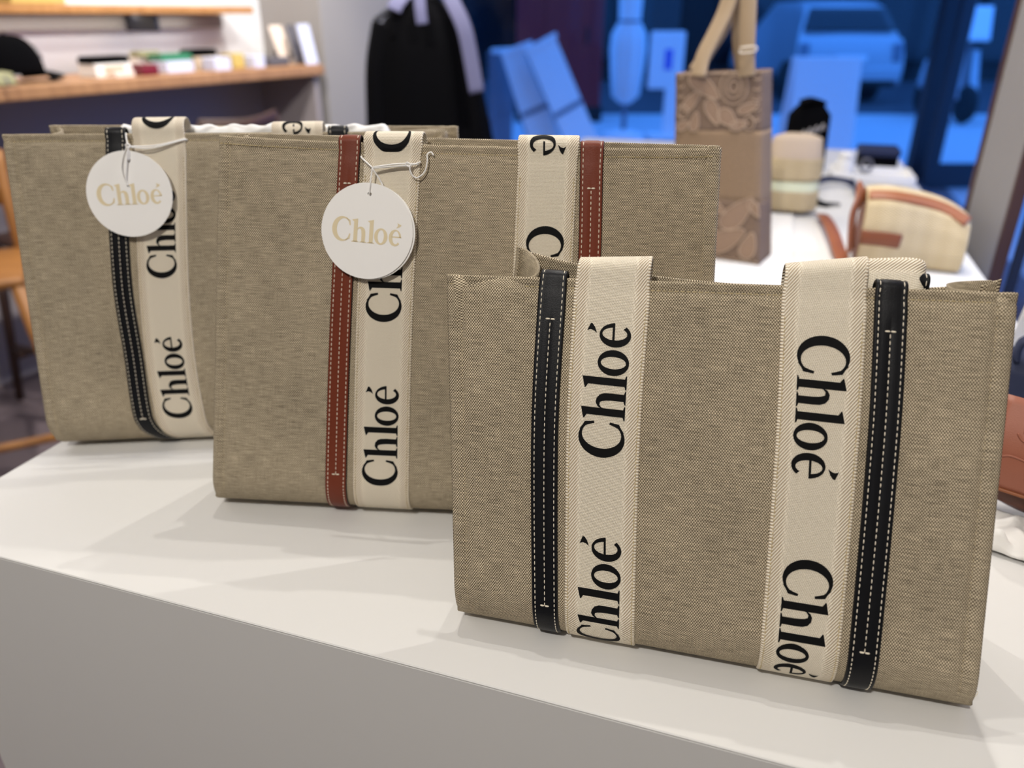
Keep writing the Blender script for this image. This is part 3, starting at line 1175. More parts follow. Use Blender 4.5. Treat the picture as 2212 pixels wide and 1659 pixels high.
# ------------------------------------------------------------------ hang tags
def hang_tag(label, pan, st_c, r, st_hole, offs, ang, strings, second=False):
    s, t = st_c
    S, T, N = pan.frame(s, t * pan.h(s))
    c = pan.P(s, t * pan.h(s)) + N * offs
    Sx = (S * math.cos(ang) + T * math.sin(ang)).normalized()
    Ty = (T * math.cos(ang) - S * math.sin(ang)).normalized()
    Nn = N
    # lean the card a little off the bag at the bottom
    root = thing('hang_tag', label, 'hang tag', c, 'round white hang tags')
    hs, ht = st_hole
    hp = pan.P(hs, ht * pan.h(hs)) + N * offs
    hx, hy = (hp - c).dot(Sx), (hp - c).dot(Ty)

    def card(name, dx, dy, dz, rr):
        bm = bmesh.new()
        n = 72
        th = 0.0009
        rings = []
        for z in (0.0, th):
            ov = [bm.verts.new(c + Sx * (dx + rr * math.cos(2 * math.pi * k / n)) + Ty * (dy + rr * math.sin(2 * math.pi * k / n)) + Nn * (dz + z)) for k in range(n)]
            iv = [bm.verts.new(c + Sx * (dx + hx + 0.0018 * math.cos(2 * math.pi * k / n)) + Ty * (dy + hy + 0.0018 * math.sin(2 * math.pi * k / n)) + Nn * (dz + z)) for k in range(n)]
            rings.append((ov, iv))
        for k in range(n):
            k2 = (k + 1) % n
            bm.faces.new((rings[1][0][k], rings[1][0][k2], rings[1][1][k2], rings[1][1][k]))
            bm.faces.new((rings[0][0][k2], rings[0][0][k], rings[0][1][k], rings[0][1][k2]))
            bm.faces.new((rings[0][0][k], rings[0][0][k2], rings[1][0][k2], rings[1][0][k]))
            bm.faces.new((rings[0][1][k2], rings[0][1][k], rings[1][1][k], rings[1][1][k2]))
        return link_bm(name, bm, M['card'], root)
    cd_ = card('card', 0, 0, 0, r)
    if second:
        card('card', 0.0016, -0.0004, -0.0013, r)
    sc_ = r * 2 * 0.76 / 3.05
    word_mesh('lettering', lambda x, y: c + Sx * ((x - 1.525) * sc_) + Ty * ((y - 0.45) * sc_ - r * 0.02) + Nn * 0.00105, M['gold'], cd_)
    for pts, rad in strings:
        pp = []
        for (ps, pt_, po) in pts:
            hgt = pan.h(min(max(ps, 0), 1))
            q = pan.P(ps, pt_ * hgt)
            pp.append(q + N * po)
        tube('string', smooth_pts(pp, 6), rad, M['string'], root, 6)
    return root


hang_tag('round white hang tag tied to the back left tote with black strips', F3, (.277, .822), 0.0415, (.285, .919), 0.0085, 0.02, [
    ([(.287, .960, .010), (.341, .962, .0065), (.400, .980, .0045), (.408, .981, .002), (.409, .978, -.001)], .0007),
    ([(.287, .958, .010), (.335, .955, .0075), (.400, .977, .0045), (.408, .978, .002)], .0007),
    ([(.287, .960, .010), (.281, .985, .006), (.279, 1.0, .003)], .0007),
    ([(.287, .960, .010), (.288, .94, .0105), (.285, .921, .0098), (.2848, .918, .006)], .0007),
    ([(.286, .960, .0105), (.276, .935, .011), (.269, .90, .011), (.270, .875, .011), (.276, .845, .0108)], .0006),
    ([(.2865, .958, .0105), (.284, .93, .0115), (.279, .895, .0115), (.275, .862, .011), (.277, .848, .0108)], .0006),
    ([(.282, .962, .0105), (.287, .966, .0112), (.292, .961, .0105), (.288, .955, .0112), (.283, .959, .0105)], .0009)])
hang_tag('round white hang tag tied to the middle tote with brown strips', F2, (.324, .785), 0.0400, (.327, .875), 0.0080, -0.075, [
    ([(.331, .938, .0085), (.306, .961, .0045), (.302, .966, .001)], .0007),
    ([(.331, .937, .0085), (.375, .944, .0065), (.406, .948, .006), (.420, .955, .004), (.422, .957, .001)], .0007),
    ([(.333, .940, .0085), (.375, .949, .0065), (.404, .951, .0065), (.420, .951, .004)], .0007),
    ([(.331, .938, .0085), (.3285, .905, .0095), (.327, .877, .0093), (.3268, .873, .005)], .0007),
    ([(.331, .936, .0085), (.345, .912, .0075), (.353, .892, .0065), (.357, .88, .005)], .0007),
    ([(.405, .948, .007), (.405, .936, .007), (.411, .922, .006), (.421, .920, .005), (.433, .935, .004), (.437, .96, .004), (.436, .975, .004), (.443, .981, .004), (.448, .974, .003)], .0006),
    ([(.403, .951, .0065), (.399, .954, .007), (.396, .949, .007), (.402, .944, .007), (.407, .948, .007)], .0007)], second=True)

# a wisp of loose thread beside the front tote's right corner
tp = [on(2088, 1492), on(2098, 1500), on(2103, 1508), on(2110, 1503), on(2106, 1495), on(2096, 1497), on(2100, 1512)]
lt = tube('loose_thread', smooth_pts([p + V((0, 0, 0.0012 + 0.002 * (i % 2))) for i, p in enumerate(tp)], 6), 0.00025, M['thread'], None, 5)
tag(lt, 'wisp of pale loose thread by the right corner of the front tote', 'thread')

# ------------------------------------------------------------------ lace tote on its board
bd = box('display_board', E1 * -0.20 + E2 * 1.47 + V((0, 0, ZT + 0.0042)), (0.514, 0.90, 0.008), M['plinth'], None, ROT, 0.001)
tag(bd, 'thin white board lying on the plinth under the lace tote', 'display board')
ZB = ZT + 0.0085
LBR, LBL = V((.462, 1.395, ZB)), V((.318, 1.485, ZB))
ld = (LBR - LBL).normalized()
ln = V((ld.y, -ld.x, 0))                 # out of its front face
LTL, LTR = at(1460, 158, 1.475), at(1648, 152, 1.43)
LD = 0.085


def lace_face(a, b):
    return lerp(lerp(LBL, LBR, a), lerp(LTL, LTR, a), b)


def lace_body(a, b):                     # a around the outline, b up
    loop = [0.0, 0.25, 0.5, 0.75, 1.0]
    bot = [LBL, LBR, LBR - ln * LD, LBL - ln * LD, LBL]
    top = [LTL, LTR, LTR - ln * 0.06, LTL - ln * 0.06, LTL]
    i = min(int(a * 4), 3)
    f = a * 4 - i
    p = lerp(lerp(bot[i], bot[i + 1], f), lerp(top[i], top[i + 1], f), b)
    out = (ln if i == 0 else (ld if i == 1 else (-ln if i == 2 else -ld)))
    return p + out * (0.004 * math.sin(math.pi * f) * math.sin(math.pi * b) + 0.0012 * mnoise.noise(p * 40))


lt_o = thing('lace_tote', 'tall taupe lace tote with two upright leather handles behind the middle tote', 'tote bag', (LBL + LBR) / 2 - ln * 0.04)


def bandf(b0, b1):
    return lambda a, b: lace_body(a, lerp(b0, b1, b))


for nm, b0, b1, mm in (('lace_band', 0.0, 0.34, 'lace_net'), ('ribbon_band', 0.34, 0.705, 'lace'), ('lace_band', 0.705, 1.0, 'lace_net')):
    sheet(nm, bandf(b0, b1), 49, 14, M[mm], lt_o, 0.0025, -1, uvscale=(0.46, 0.34 * (b1 - b0)))
bm = bmesh.new()
f4 = [bm.verts.new(p + V((0, 0, 0.0005))) for p in (LBL, LBR, LBR - ln * LD, LBL - ln * LD)]
bm.faces.new(f4[::-1])
link_bm('base', bm, M['lace_leaf'], lt_o)


def lf(a, b):
    return lace_body(a / 4, b) + ln * 0.0012


def relief(name, loops, r, m, parent):
    vs, fs = [], []
    for pts, closed in loops:
        p = smooth_pts([lf(min(max(a, 0.01), 0.99), min(max(b, 0.005), 0.995)) for a, b in pts], 5, closed)
        v_, f_ = tube_data(p, r, 5, closed)
        o_ = len(vs)
        vs += v_
        fs += [tuple(i + o_ for i in f) for f in f_]
    o = link_mesh(name, vs, fs, m, parent)
    o['kind'] = 'stuff'
    return o


def leaf(cx, cy, l, w, ang):
    out = []
    for k in range(10):
        t = 2 * math.pi * k / 10
        x = l * math.cos(t)
        y = w * math.sin(t) * (1 - 0.4 * math.cos(t))
        out.append((cx + x * math.cos(ang) - y * math.sin(ang), cy + (x * math.sin(ang) + y * math.cos(ang)) * 0.43))
    return out


lvs, lvb = [], []
for args in ((0.34, 0.93, 0.22, 0.09, -0.7), (0.20, 0.86, 0.16, 0.06, 0.9), (0.45, 0.80, 0.16, 0.07, -1.2), (0.62, 0.77, 0.13, 0.08, -0.8), (0.24, 0.75, 0.12, 0.05, 1.4), (0.85, 0.82, 0.12, 0.05, 0.4),
             (0.75, 0.735, 0.10, 0.05, 0.3), (0.10, 0.73, 0.08, 0.05, 0.5), (0.75, 0.27, 0.26, 0.11, 0.9), (0.62, 0.12, 0.26, 0.12, 0.6), (0.88, 0.10, 0.18, 0.08, 1.3), (0.35, 0.25, 0.26, 0.11, 0.9), (0.25, 0.10, 0.24, 0.11, 0.5),
             (0.50, 0.30, 0.14, 0.06, -0.6), (0.10, 0.28, 0.16, 0.08, 1.2), (0.95, 0.30, 0.12, 0.05, -1.0)):
    lvs.append((leaf(*args), True))
for (cx, cy, r) in ((0.68, 0.925, 0.05), (0.68, 0.925, 0.10), (0.68, 0.925, 0.155), (0.86, 0.745, 0.06), (0.10, 0.80, 0.06)):
    lvs.append(([(cx + r * math.cos(t * 0.63), cy + r * 0.55 * math.sin(t * 0.63)) for t in range(10)], True))
for k in range(5):
    y = 0.985 - k * 0.05
    lvs.append(([(0.03, y), (0.06, y - 0.01), (0.10, y)], False))
    lvs.append(([(0.90, y - 0.02), (0.94, y - 0.03), (0.98, y - 0.02)], False))
lvs.append(([(k / 24.0, 0.993 + 0.006 * (k % 2)) for k in range(25)], False))
lvs.append(([(k / 24.0, 0.006 + 0.010 * (k % 2)) for k in range(25)], False))
relief('lace_cording', lvs, 0.0012, M['lace_cord'], lt_o)
vs, fs = [], []
for (pts, cl) in lvs[:16]:
    c = (sum(p[0] for p in pts) / len(pts), sum(p[1] for p in pts) / len(pts))
    o_ = len(vs)
    vs.append(lf(min(max(c[0], .01), .99), min(max(c[1], .005), .995)) + ln * 0.0008)
    for a, b in pts:
        vs.append(lf(min(max(a, 0.01), 0.99), min(max(b, 0.005), 0.995)))
    n = len(pts)
    fs += [(o_, o_ + 1 + k, o_ + 1 + (k + 1) % n) for k in range(n)]
lfm = link_mesh('lace_leaves', vs, fs, M['lace_leaf'], lt_o)
lfm['kind'] = 'stuff'


def flat_band(name, pts, wdir, w, th, m, parent):
    """leather band of width w along wdir following pts"""
    pts = smooth_pts(pts, 6)
    vs = []
    n = len(pts)
    for i, p in enumerate(pts):
        t = (pts[min(i + 1, n - 1)] - pts[max(i - 1, 0)]).normalized()
        wd = wdir[0] if i == 0 else wdir[1] if len(wdir) == 1 else lerp(wdir[0], wdir[1], i / (n - 1))
        wd = (wd - t * wd.dot(t)).normalized()
        nn = t.cross(wd)
        for (x, y) in ((-.5, .2), (-.42, .5), (.42, .5), (.5, .2), (.5, -.2), (.42, -.5), (-.42, -.5), (-.5, -.2)):
            vs.append(p + wd * (x * w) + nn * (y * th))
    fs = [(i * 8 + k, i * 8 + (k + 1) % 8, (i + 1) * 8 + (k + 1) % 8, (i + 1) * 8 + k) for i in range(n - 1) for k in range(8)]
    fs += [tuple(range(8))[::-1], tuple((n - 1) * 8 + k for k in range(8))]
    return link_mesh(name, vs, fs, m, parent)


M['taupe_leather'] = mat('taupe_leather', (158, 136, 108), 0.55, bump=0.3, bscale=500)
hb = lambda u, v, y: at(u, v, y)
h1 = flat_band('handle', [hb(1508, 165, 1.452), hb(1520, 120, 1.46), hb(1545, 70, 1.465), hb(1568, 20, 1.47), hb(1585, -40, 1.475), hb(1598, -120, 1.48), hb(1612, -170, 1.475), hb(1620, -120, 1.46), hb(1618, -40, 1.45), hb(1615, 60, 1.44), hb(1613, 120, 1.436), hb(1614, 165, 1.434)],
               [ld * 1.0 + ln * 0.1, ld], 0.028, 0.006, M['taupe_leather'], lt_o)
h2 = flat_band('handle', [hb(1500, 155, 1.53), hb(1530, 110, 1.53), hb(1565, 50, 1.53), hb(1590, -40, 1.53), hb(1600, -150, 1.53), hb(1606, -170, 1.525), hb(1606, -120, 1.515), hb(1600, -30, 1.505), hb(1597, 60, 1.50), hb(1600, 120, 1.495), hb(1606, 155, 1.49)],
               [ld, ld], 0.026, 0.006, M['taupe_leather'], lt_o)
rp = [hb(1599, 103, 1.425), hb(1631, 100, 1.425), hb(1632, 110, 1.425), hb(1600, 114, 1.425), hb(1599, 108, 1.425)]
tube('thread_wrap', smooth_pts(rp, 4), 0.0012, M['thread'], lt_o, 5)

# ------------------------------------------------------------------ straw bag lying on the plinth
sb = on(1985, 600)
st_o = thing('straw_bag', 'small woven straw bag with tan leather trim lying behind the front tote', 'handbag', (0.77, 1.38, ZT))
sd = V((0.93, -0.30, 0)).normalized()    # along its length
sn = V((-0.30, -0.93, 0)).normalized()   # towards the camera
sc0 = V((0.652, 1.420, ZT + 0.003))
SL, SH, SD = 0.178, 0.142, 0.10


def straw_fn(a, b):
    # b runs round the section front-bottom -> front-top -> rear-top -> rear-bottom
    sec = [(0.0, 0.0), (0.012, 0.04), (0.012, 0.09), (0.002, 0.128), (-0.03, 0.148), (-0.075, 0.148), (-0.10, 0.11), (-0.104, 0.04), (-0.098, 0.0)]
    x = b * (len(sec) - 1)
    i = min(int(x), len(sec) - 2)
    p = lerp(V((*sec[i], 0)), V((*sec[i + 1], 0)), x - i)
    k = 1 - 0.10 * abs(2 * a - 1) ** 3
    drop = -0.034 * a * (p.y / 0.148)
    return sc0 + sd * (SL * a) + sn * (p.x * k + 0.004 * math.sin(a * 7)) + V((0, 0, p.y * k + drop))


sheet('straw_body', straw_fn, 40, 33, M['straw'], st_o, 0.004, -1, uvscale=(0.18, 0.40))
for a in (0.0, 1.0):
    pts = [straw_fn(a, k / 16) for k in range(17)]
    bm = bmesh.new()
    vv = [bm.verts.new(p) for p in pts]
    f = bm.faces.new(vv if a == 1 else vv[::-1])
    link_bm('end_panel', bm, M['tan_dark'] if a == 0 else M['straw'], st_o)
flat_band('flap_trim', [straw_fn(0.02, 0.44) + V((0, 0, 0.003)), straw_fn(0.3, 0.43) + V((0, 0, 0.003)), straw_fn(0.7, 0.42) + V((0, 0, 0.003)), straw_fn(0.97, 0.39) + V((0, 0, 0.003))], [sn + V((0, 0, -0.7)), sn + V((0, 0, -1))], 0.022, 0.005, M['tan'], st_o)
flat_band('leather_tab', [straw_fn(0.0, 0.18) + sn * 0.003, straw_fn(0.2, 0.175) + sn * 0.003, straw_fn(0.38, 0.17) + sn * 0.003], [V((0, 0, 1)), V((0, 0, 1))], 0.026, 0.005, M['tan_dark'], st_o)
flat_band('side_strap', [straw_fn(0.0, 0.55) - sd * 0.006 + V((0, 0, 0.002)), straw_fn(0.0, 0.40) - sd * 0.014, straw_fn(0.0, 0.25) - sd * 0.020 + V((0, 0, 0.01)), straw_fn(0.0, 0.08) - sd * 0.012 + V((0, 0, 0.004))], [sn - sd * 0.4, sn - sd * 0.4], 0.034, 0.005, M['tan'], st_o)
flat_band('shoulder_strap', [on(1826, 592) + V((0, 0, 0.010)), on(1810, 560) + V((0, 0, 0.016)), on(1794, 520) + V((0, 0, 0.022)), on(1780, 488) + V((0, 0, 0.018)), on(1772, 474) + V((0, 0, 0.012))], [V((1, 0.1, 0.0)), V((1, 0.1, 0.0))], 0.026, 0.004, M['tan'], st_o)

# ------------------------------------------------------------------ goods further along the plinth
p = on(1690, 455)
ww = thing('wicker_pouch', 'beige wicker pouch with a pale lemon cloth band beside the lace tote', 'pouch', p)
wp = V((0.665, 1.86, ZT + 0.0085))


def rounded_bag(base, w, d, h, rot, pinch, m, name, parent, bands=None, uvs=(0.3, 0.2), sq=2.6, z0=0.0, z1=1.0):
    R_ = rz(rot)

    def fn(a, b):
        t = 2 * math.pi * a
        zz = lerp(z0, z1, b)
        c, s = math.cos(t), math.sin(t)
        k = (abs(c) ** sq + abs(s) ** sq) ** (-1 / sq)
        ww_ = 1 - pinch * zz ** 1.5
        edge = min(1.0, 0.75 + 3 * zz, 0.55 + 3.2 * (1 - zz))
        q = V((0.5 * w * k * c * edge * (1 - 0.3 * pinch * zz), 0.5 * d * k * s * edge * ww_, h * zz))
        return V(base) + R_ @ q + V((0, 0, 0))
    o = sheet(name, fn, 33, 14, m, parent, 0.002, -1, uvscale=uvs)
    return fn, o


def closed_top(fn, m, parent, name='top', z=1.0):
    bm = bmesh.new()
    bm.faces.new([bm.verts.new(fn(k / 32, z)) for k in range(32)])
    return link_bm(name, bm, m, parent)


f_, _ = rounded_bag(wp, 0.13, 0.09, 0.055, -0.3, 0.0, M['straw'], 'straw_body', ww, z1=1.0)
f_, _ = rounded_bag(wp + V((0, 0, 0.03)), 0.122, 0.084, 0.045, -0.3, 0.0, M['lemon'], 'cloth_band', ww)
f_, _ = rounded_bag(wp + V((0, 0, 0.07)), 0.13, 0.09, 0.062, -0.3, 0.1, M['straw'], 'straw_body', ww)
f_, o_ = rounded_bag(wp + V((0, 0, 0.115)), 0.125, 0.085, 0.06, -0.3, 0.5, M['beige'], 'gathered_top', ww)
closed_top(f_, M['beige'], ww)

bp = V((0.845, 2.30, ZT + 0.002))
bk = thing('black_pouch', 'black upright pouch with grey embroidered patch on the far plinth', 'pouch', bp)
f_, _ = rounded_bag(bp, 0.125, 0.075, 0.205, -0.35, 0.35, M['black'], 'body', bk)
closed_top(f_, M['black'], bk)
flat_band('drawstring_neck', [bp + V((-0.03, 0, 0.205)), bp + V((0, -0.004, 0.214)), bp + V((0.03, 0, 0.205))], [V((0, 1, 0)), V((0, 1, 0))], 0.05, 0.012, M['black'], bk)
for k in range(4):
    tube('patch_thread', [bp + V((-0.035 + 0.017 * k, -0.046, 0.115 + 0.006 * k)), bp + V((-0.025 + 0.017 * k, -0.048, 0.135 + 0.006 * k)), bp + V((-0.018 + 0.017 * k, -0.046, 0.122 + 0.006 * k))], 0.0045, M['patch'], bk, 6)

q = V((1.125, 2.44, ZT + 0.001))
kb = thing('black_box', 'low black box with navy lid at the far end of the plinth', 'box', q)
box('tray', q + V((0, 0, 0.022)), (0.11, 0.10, 0.044), M['black'], kb, ROT, 0.004)
box('lid', q + V((0, 0, 0.055)), (0.118, 0.108, 0.024), M['navy'], kb, ROT, 0.008, 3)
q = V((0.985, 2.33, ZT + 0.001))
t_ = thing('white_jar', 'small white lidded jar beside the black pouch', 'jar', q)
v_, f_2 = lathe([(0.0, 0), (0.022, 0), (0.026, 0.01), (0.026, 0.04), (0.02, 0.05)], 18, q)
link_mesh('body', v_, f_2, M['cotton'], t_)
v_, f_2 = lathe([(0.022, 0.05), (0.023, 0.06), (0.012, 0.068), (0.0, 0.07)], 18, q)
link_mesh('lid', v_, f_2, M['cotton'], t_)
q = on(1880, 392)
t_ = thing('white_tray', 'flat white tray of samples in front of the black box', 'tray', q)
box('base', q + V((0.01, 0.03, 0.006)), (0.22, 0.16, 0.010), M['cotton'], t_, ROT, 0.003)
for (x, y) in ((-0.107, 0.03), (0.107, 0.03)):
    box('rim', q + E1 * x + V((0.01, 0.03, 0.014)), (0.008, 0.16, 0.022), M['cotton'], t_, ROT, 0.002)
for (x, y) in ((0, -0.076), (0, 0.076)):
    box('rim', q + E2 * y + V((0.01, 0.03, 0.014)), (0.22, 0.008, 0.022), M['cotton'], t_, ROT, 0.002)
g = on(1878, 372, ZT + 0.02)
t_ = thing('ring_stand', 'small grey ring of cord on the white tray', 'ring', V((g.x, g.y, ZT + 0.012)))
tube('ring', [V((g.x, g.y + 0.03, ZT + 0.034)) + V((0.018 * math.cos(k * 0.5236), 0.0, 0.018 * math.sin(k * 0.5236))) for k in range(12)], 0.0045, M['grey'], t_, 8, True)

# navy leather loop in front of the straw bag
t_ = thing('navy_strap', 'navy leather strap with black buckle lying between pouch and straw bag', 'strap', on(1790, 440))
flat_band('strap', [on(1750, 425) + V((0, 0, 0.017)), on(1752, 412) + V((0, 0, 0.02)), on(1790, 405) + V((0, 0, 0.024)), on(1840, 408) + V((0, 0, 0.016)), on(1846, 428) + V((0, 0, 0.017))], [V((0, 1, 0.6)), V((0, 1, 0.6))], 0.022, 0.005, M['navy'], t_)
flat_band('strap_end', [on(1745, 422) + V((0, 0, 0.007)), on(1760, 440) + V((0, 0, 0.007)), on(1790, 448) + V((0, 0, 0.006))], [V((0.3, 1, 0)), V((0, 1, 0))], 0.030, 0.006, M['black'], t_)
b0 = on(1800, 445)
tube('buckle', [b0 + V((0.014 * math.cos(k * math.pi / 6), 0.010 * math.sin(k * math.pi / 6), 0.005)) for k in range(12)], 0.003, M['grey'], t_, 6, True)

# ------------------------------------------------------------------ terracotta bag and dust cloth at the right edge
sx = V((0.80, -0.60, 0)).normalized()
g0 = V((0.435, 0.618, ZT + 0.001))
sg = thing('saddle_bag', 'terracotta leather saddle bag with embossed flap beside the front tote', 'handbag', g0 + sx * 0.09)
gd = V((-sx.y, sx.x, 0)) * 1.0          # away from camera


def flap(a, b):
    z = lerp(0.046, 0.128, b) - 0.004 * math.sin(a * 2.4)
    out = 0.012 * math.sin(math.pi * b) + 0.02 * (1 - b)
    return g0 + sx * (0.005 + 0.19 * a) - gd * (out + 0.006) + V((0, 0, z))


sheet('flap', flap, 20, 14, M['terracotta'], sg, 0.003, -1)
tube('flap_edge', [flap(k / 14, 0) for k in range(15)], 0.0019, M['tan'], sg, 6)


def gbody(a, b):
    t = math.pi * b
    return g0 + sx * (0.195 * a) - gd * (0.012 * math.sin(t) - 0.035 * (1 - math.cos(t)) / 2 * 2) + V((0, 0, 0.022 + 0.105 * math.sin(min(t, math.pi / 2)) if b < 0.5 else 0.022 + 0.105 * math.sin(t)))


f_, _ = rounded_bag(g0 + sx * 0.10 + gd * 0.012 + V((0, 0, 0.018)), 0.20, 0.06, 0.108, math.atan2(sx.y, sx.x), 0.2, M['chestnut'], 'body', sg)
closed_top(f_, M['chestnut'], sg)
flat_band('handle', [g0 + sx * 0.03 + gd * 0.01 + V((0, 0, 0.122)), g0 + sx * 0.045 + gd * 0.012 + V((0, 0, 0.150)), g0 + sx * 0.10 + gd * 0.012 + V((0, 0, 0.160)), g0 + sx * 0.155 + gd * 0.012 + V((0, 0, 0.150)), g0 + sx * 0.17 + gd * 0.01 + V((0, 0, 0.122))], [gd, gd], 0.018, 0.006, M['rubber'], sg)
for pts in ([(0.10, 0.68), (0.13, 0.62), (0.20, 0.60), (0.30, 0.61), (0.42, 0.60)], [(0.06, 0.40), (0.10, 0.44), (0.16, 0.43), (0.26, 0.41), (0.40, 0.42)], [(0.12, 0.70), (0.20, 0.76), (0.3, 0.78), (0.42, 0.76)]):
    tube('embossed_line', smooth_pts([flap(a, b) - gd * 0.0002 for a, b in pts], 5), 0.0011, M['terracotta'], sg, 6)


def cloth(a, b):
    q = V((0.395, 0.585, ZT + 0.003)) + sx * (0.22 * a) - gd * (0.062 * b - 0.05)
    fold = 0.0045 * (1 + math.sin(a * 46 + 3 * math.sin(b * 4))) * (0.35 + b) + 0.006 * (1 + mnoise.noise(V((a * 14, b * 5, 1.0))))
    edge = min(1, (1 - b) / 0.10, a / 0.03, (1 - a) / 0.03)
    return q + V((0, 0, 0.001 + fold * max(0.05, edge)))


cl = sheet('dust_cloth', cloth, 90, 30, M['cotton'], None, 0.0012, 1)
tag(cl, 'rumpled white cotton dust cloth under the terracotta saddle bag', 'cloth')
n0 = V((0.615, 0.79, ZT + 0.001))
nb = thing('navy_handbag', 'navy handbag with white folded card behind the front tote, at right edge', 'handbag', n0)
f_, _ = rounded_bag(n0, 0.19, 0.09, 0.085, -0.5, 0.3, M['navy'], 'body', nb)
closed_top(f_, M['navy'], nb)
flat_band('handle', [n0 + V((-0.05, 0, 0.08)), n0 + V((-0.045, 0, 0.105)), n0 + V((0.0, -0.02, 0.112)), n0 + V((0.05, -0.04, 0.10)), n0 + V((0.055, -0.045, 0.08))], [V((0.3, 0.9, 0)), V((0.3, 0.9, 0))], 0.016, 0.005, M['navy'], nb)
q = V((0.70, 0.905, ZT + 0.001))
wcd = thing('folded_card', 'white folded card standing behind the navy handbag', 'card', q)
for s_, nm in ((1, 'front_leaf'), (-1, 'rear_leaf')):
    box(nm, q + V((0, -s_ * 0.014, 0.0755)), (0.11, 0.002, 0.150), M['card'], wcd, Matrix.Rotation(-s_ * 0.185, 3, 'X'), 0.0005, 1)

# ------------------------------------------------------------------ small goods on the counter
CT = CH + 0.0008


def along(u, b, v=150):                  # how far along the counter the sight line u crosses the line b
    d = ray(u, v)
    t = (CA.dot(cn) + b) / (d.x * cn.x + d.y * cn.y)
    return (V((d.x * t, d.y * t, 0)) - CA).dot(cd)



def cap_obj():
    a0, b0 = along(30, 0.16, 165), 0.16
    o = thing('baseball_cap', 'black baseball cap with pale embroidery at the left end of the counter', 'cap', cpt(a0, b0, CT))
    c = cpt(a0, b0, CT)

    def dome(a, b):
        t = 2 * math.pi * a
        ph = b * math.pi / 2
        r = math.cos(ph) ** 0.75
        return c + cd * (0.105 * r * math.cos(t)) + cn * (0.085 * r * math.sin(t)) + V((0, 0, 0.028 + 0.125 * math.sin(ph)))
    sheet('crown', dome, 37, 12, M['black'], o, 0.002, -1)

    def brim(a, b):
        t = lerp(-1.25, 1.25, a)
        ext = 0.072 * math.cos(t * 0.9) * b
        return c + cd * ((0.103 + ext) * math.cos(t * 0.78)) + cn * ((0.083 + 0.012 * b) * math.sin(t * 0.95)) + V((0, 0, 0.032 - 0.018 * b * (0.4 + 0.6 * b) - 0.010 * abs(math.sin(t)) ** 2 * b))
    sheet('brim', brim, 19, 6, M['black'], o, 0.003, -1)
    v_, f2 = lathe([(0.0, 0.150), (0.008, 0.153), (0.0, 0.159)], 10, c)
    link_mesh('button', v_, f2, M['black'], o)
    for k in range(5):
        a = -0.34 + 0.085 * k
        t = 2 * math.pi * (a / 6.28)
        pp = [dome((t - 0.03) / 6.283 % 1, 0.22) , dome((t + 0.0) / 6.283 % 1, 0.46), dome((t + 0.045) / 6.283 % 1, 0.24)]
        outw = [(p_ - c).normalized() * 0.002 for p_ in pp]
        tube('embroidery', [p_ + w_ for p_, w_ in zip(pp, outw)], 0.0055, M['patch'], o, 6)
    return o


cap_obj()
tub = cpt(along(14, 0.05, 185) - 0.03, 0.05, CT)
k_ = thing('khaki_pouch', 'small khaki pouch in front of the black cap', 'pouch', tub)
f_, _ = rounded_bag(tub, 0.13, 0.07, 0.045, math.atan2(cd.y, cd.x), 0.5, M['khaki'], 'body', k_)
closed_top(f_, M['khaki'], k_)
tube('zip_pull', [tub + V((0.05, -0.03, 0.03)), tub + V((0.065, -0.045, 0.02)), tub + V((0.07, -0.05, 0.006))], 0.004, M['grey'], k_, 6)


def wallet(name, label, a, b, z, w, h, m, tilt=0.0, flapm=None, dp=0.09):
    o = thing(name, label, 'wallet', cpt(a, b, CT + z))
    box('body', cpt(a, b, CT + z + h / 2), (w, dp, h), M[m], o, CROT, min(0.006, h * 0.3), 2)
    box('flap', cpt(a, b - 0.005, CT + z + h + 0.0025), (w * 0.98, dp * 0.8, 0.004), M[flapm or m], o, CROT, 0.0015, 1)
    return o


def block(name, label, cat, a, b, z, w, d, h, m, m2=None, group=None):
    o = thing(name, label, cat, cpt(a, b, CT + z), group)
    box('body', cpt(a, b, CT + z + h / 2), (w, d, h), M[m], o, CROT, 0.002, 1)
    if m2:
        box('sleeve', cpt(a, b - d / 2 - 0.0012, CT + z + h * 0.5), (w * 0.55, 0.002, h * 0.7), M[m2], o, CROT, 0.0005, 1)
    return o


block('white_box', 'white card box under the long black wallet', 'box', along(228, 0.17), 0.17, 0, 0.15, 0.11, 0.045, 'cotton', 'beige')
wallet('long_wallet', 'long black wallet lying on a white card box', along(228, 0.17), 0.17, 0.0455, 0.16, 0.022, 'black')
block('price_card', 'white price card in front of the long black wallet', 'card', along(265, 0.06), 0.06, 0, 0.08, 0.02, 0.022, 'pink_white')
wallet('maroon_wallet', 'small maroon wallet right of the long black wallet', along(310, 0.1), 0.1, 0, 0.075, 0.035, 'maroon')
block('white_case', 'white card box behind the maroon wallet', 'box', along(312, 0.30), 0.30, 0, 0.11, 0.09, 0.055, 'cotton')
wallet('khaki_wallet', 'khaki wallet lying on the box behind the maroon wallet', along(318, 0.27), 0.27, 0.0555, 0.10, 0.018, 'khaki', dp=0.07)
block('beige_case', 'pale box under the green wallet', 'box', along(376, 0.15), 0.15, 0, 0.13, 0.09, 0.042, 'blue_white')
wallet('green_wallet', 'long green wallet lying on a pale box', along(372, 0.18), 0.18, 0.0425, 0.15, 0.022, 'green')
block('beige_block', 'beige box under the short black wallet', 'box', along(432, 0.2), 0.2, 0, 0.12, 0.11, 0.05, 'beige')
wallet('short_wallet', 'short black wallet lying on a beige box', along(434, 0.22), 0.22, 0.0505, 0.13, 0.026, 'black')
block('pale_blue_box', 'pale blue box left of the yellow wallet', 'box', along(470, 0.09), 0.09, 0, 0.085, 0.08, 0.05, 'blue_white')
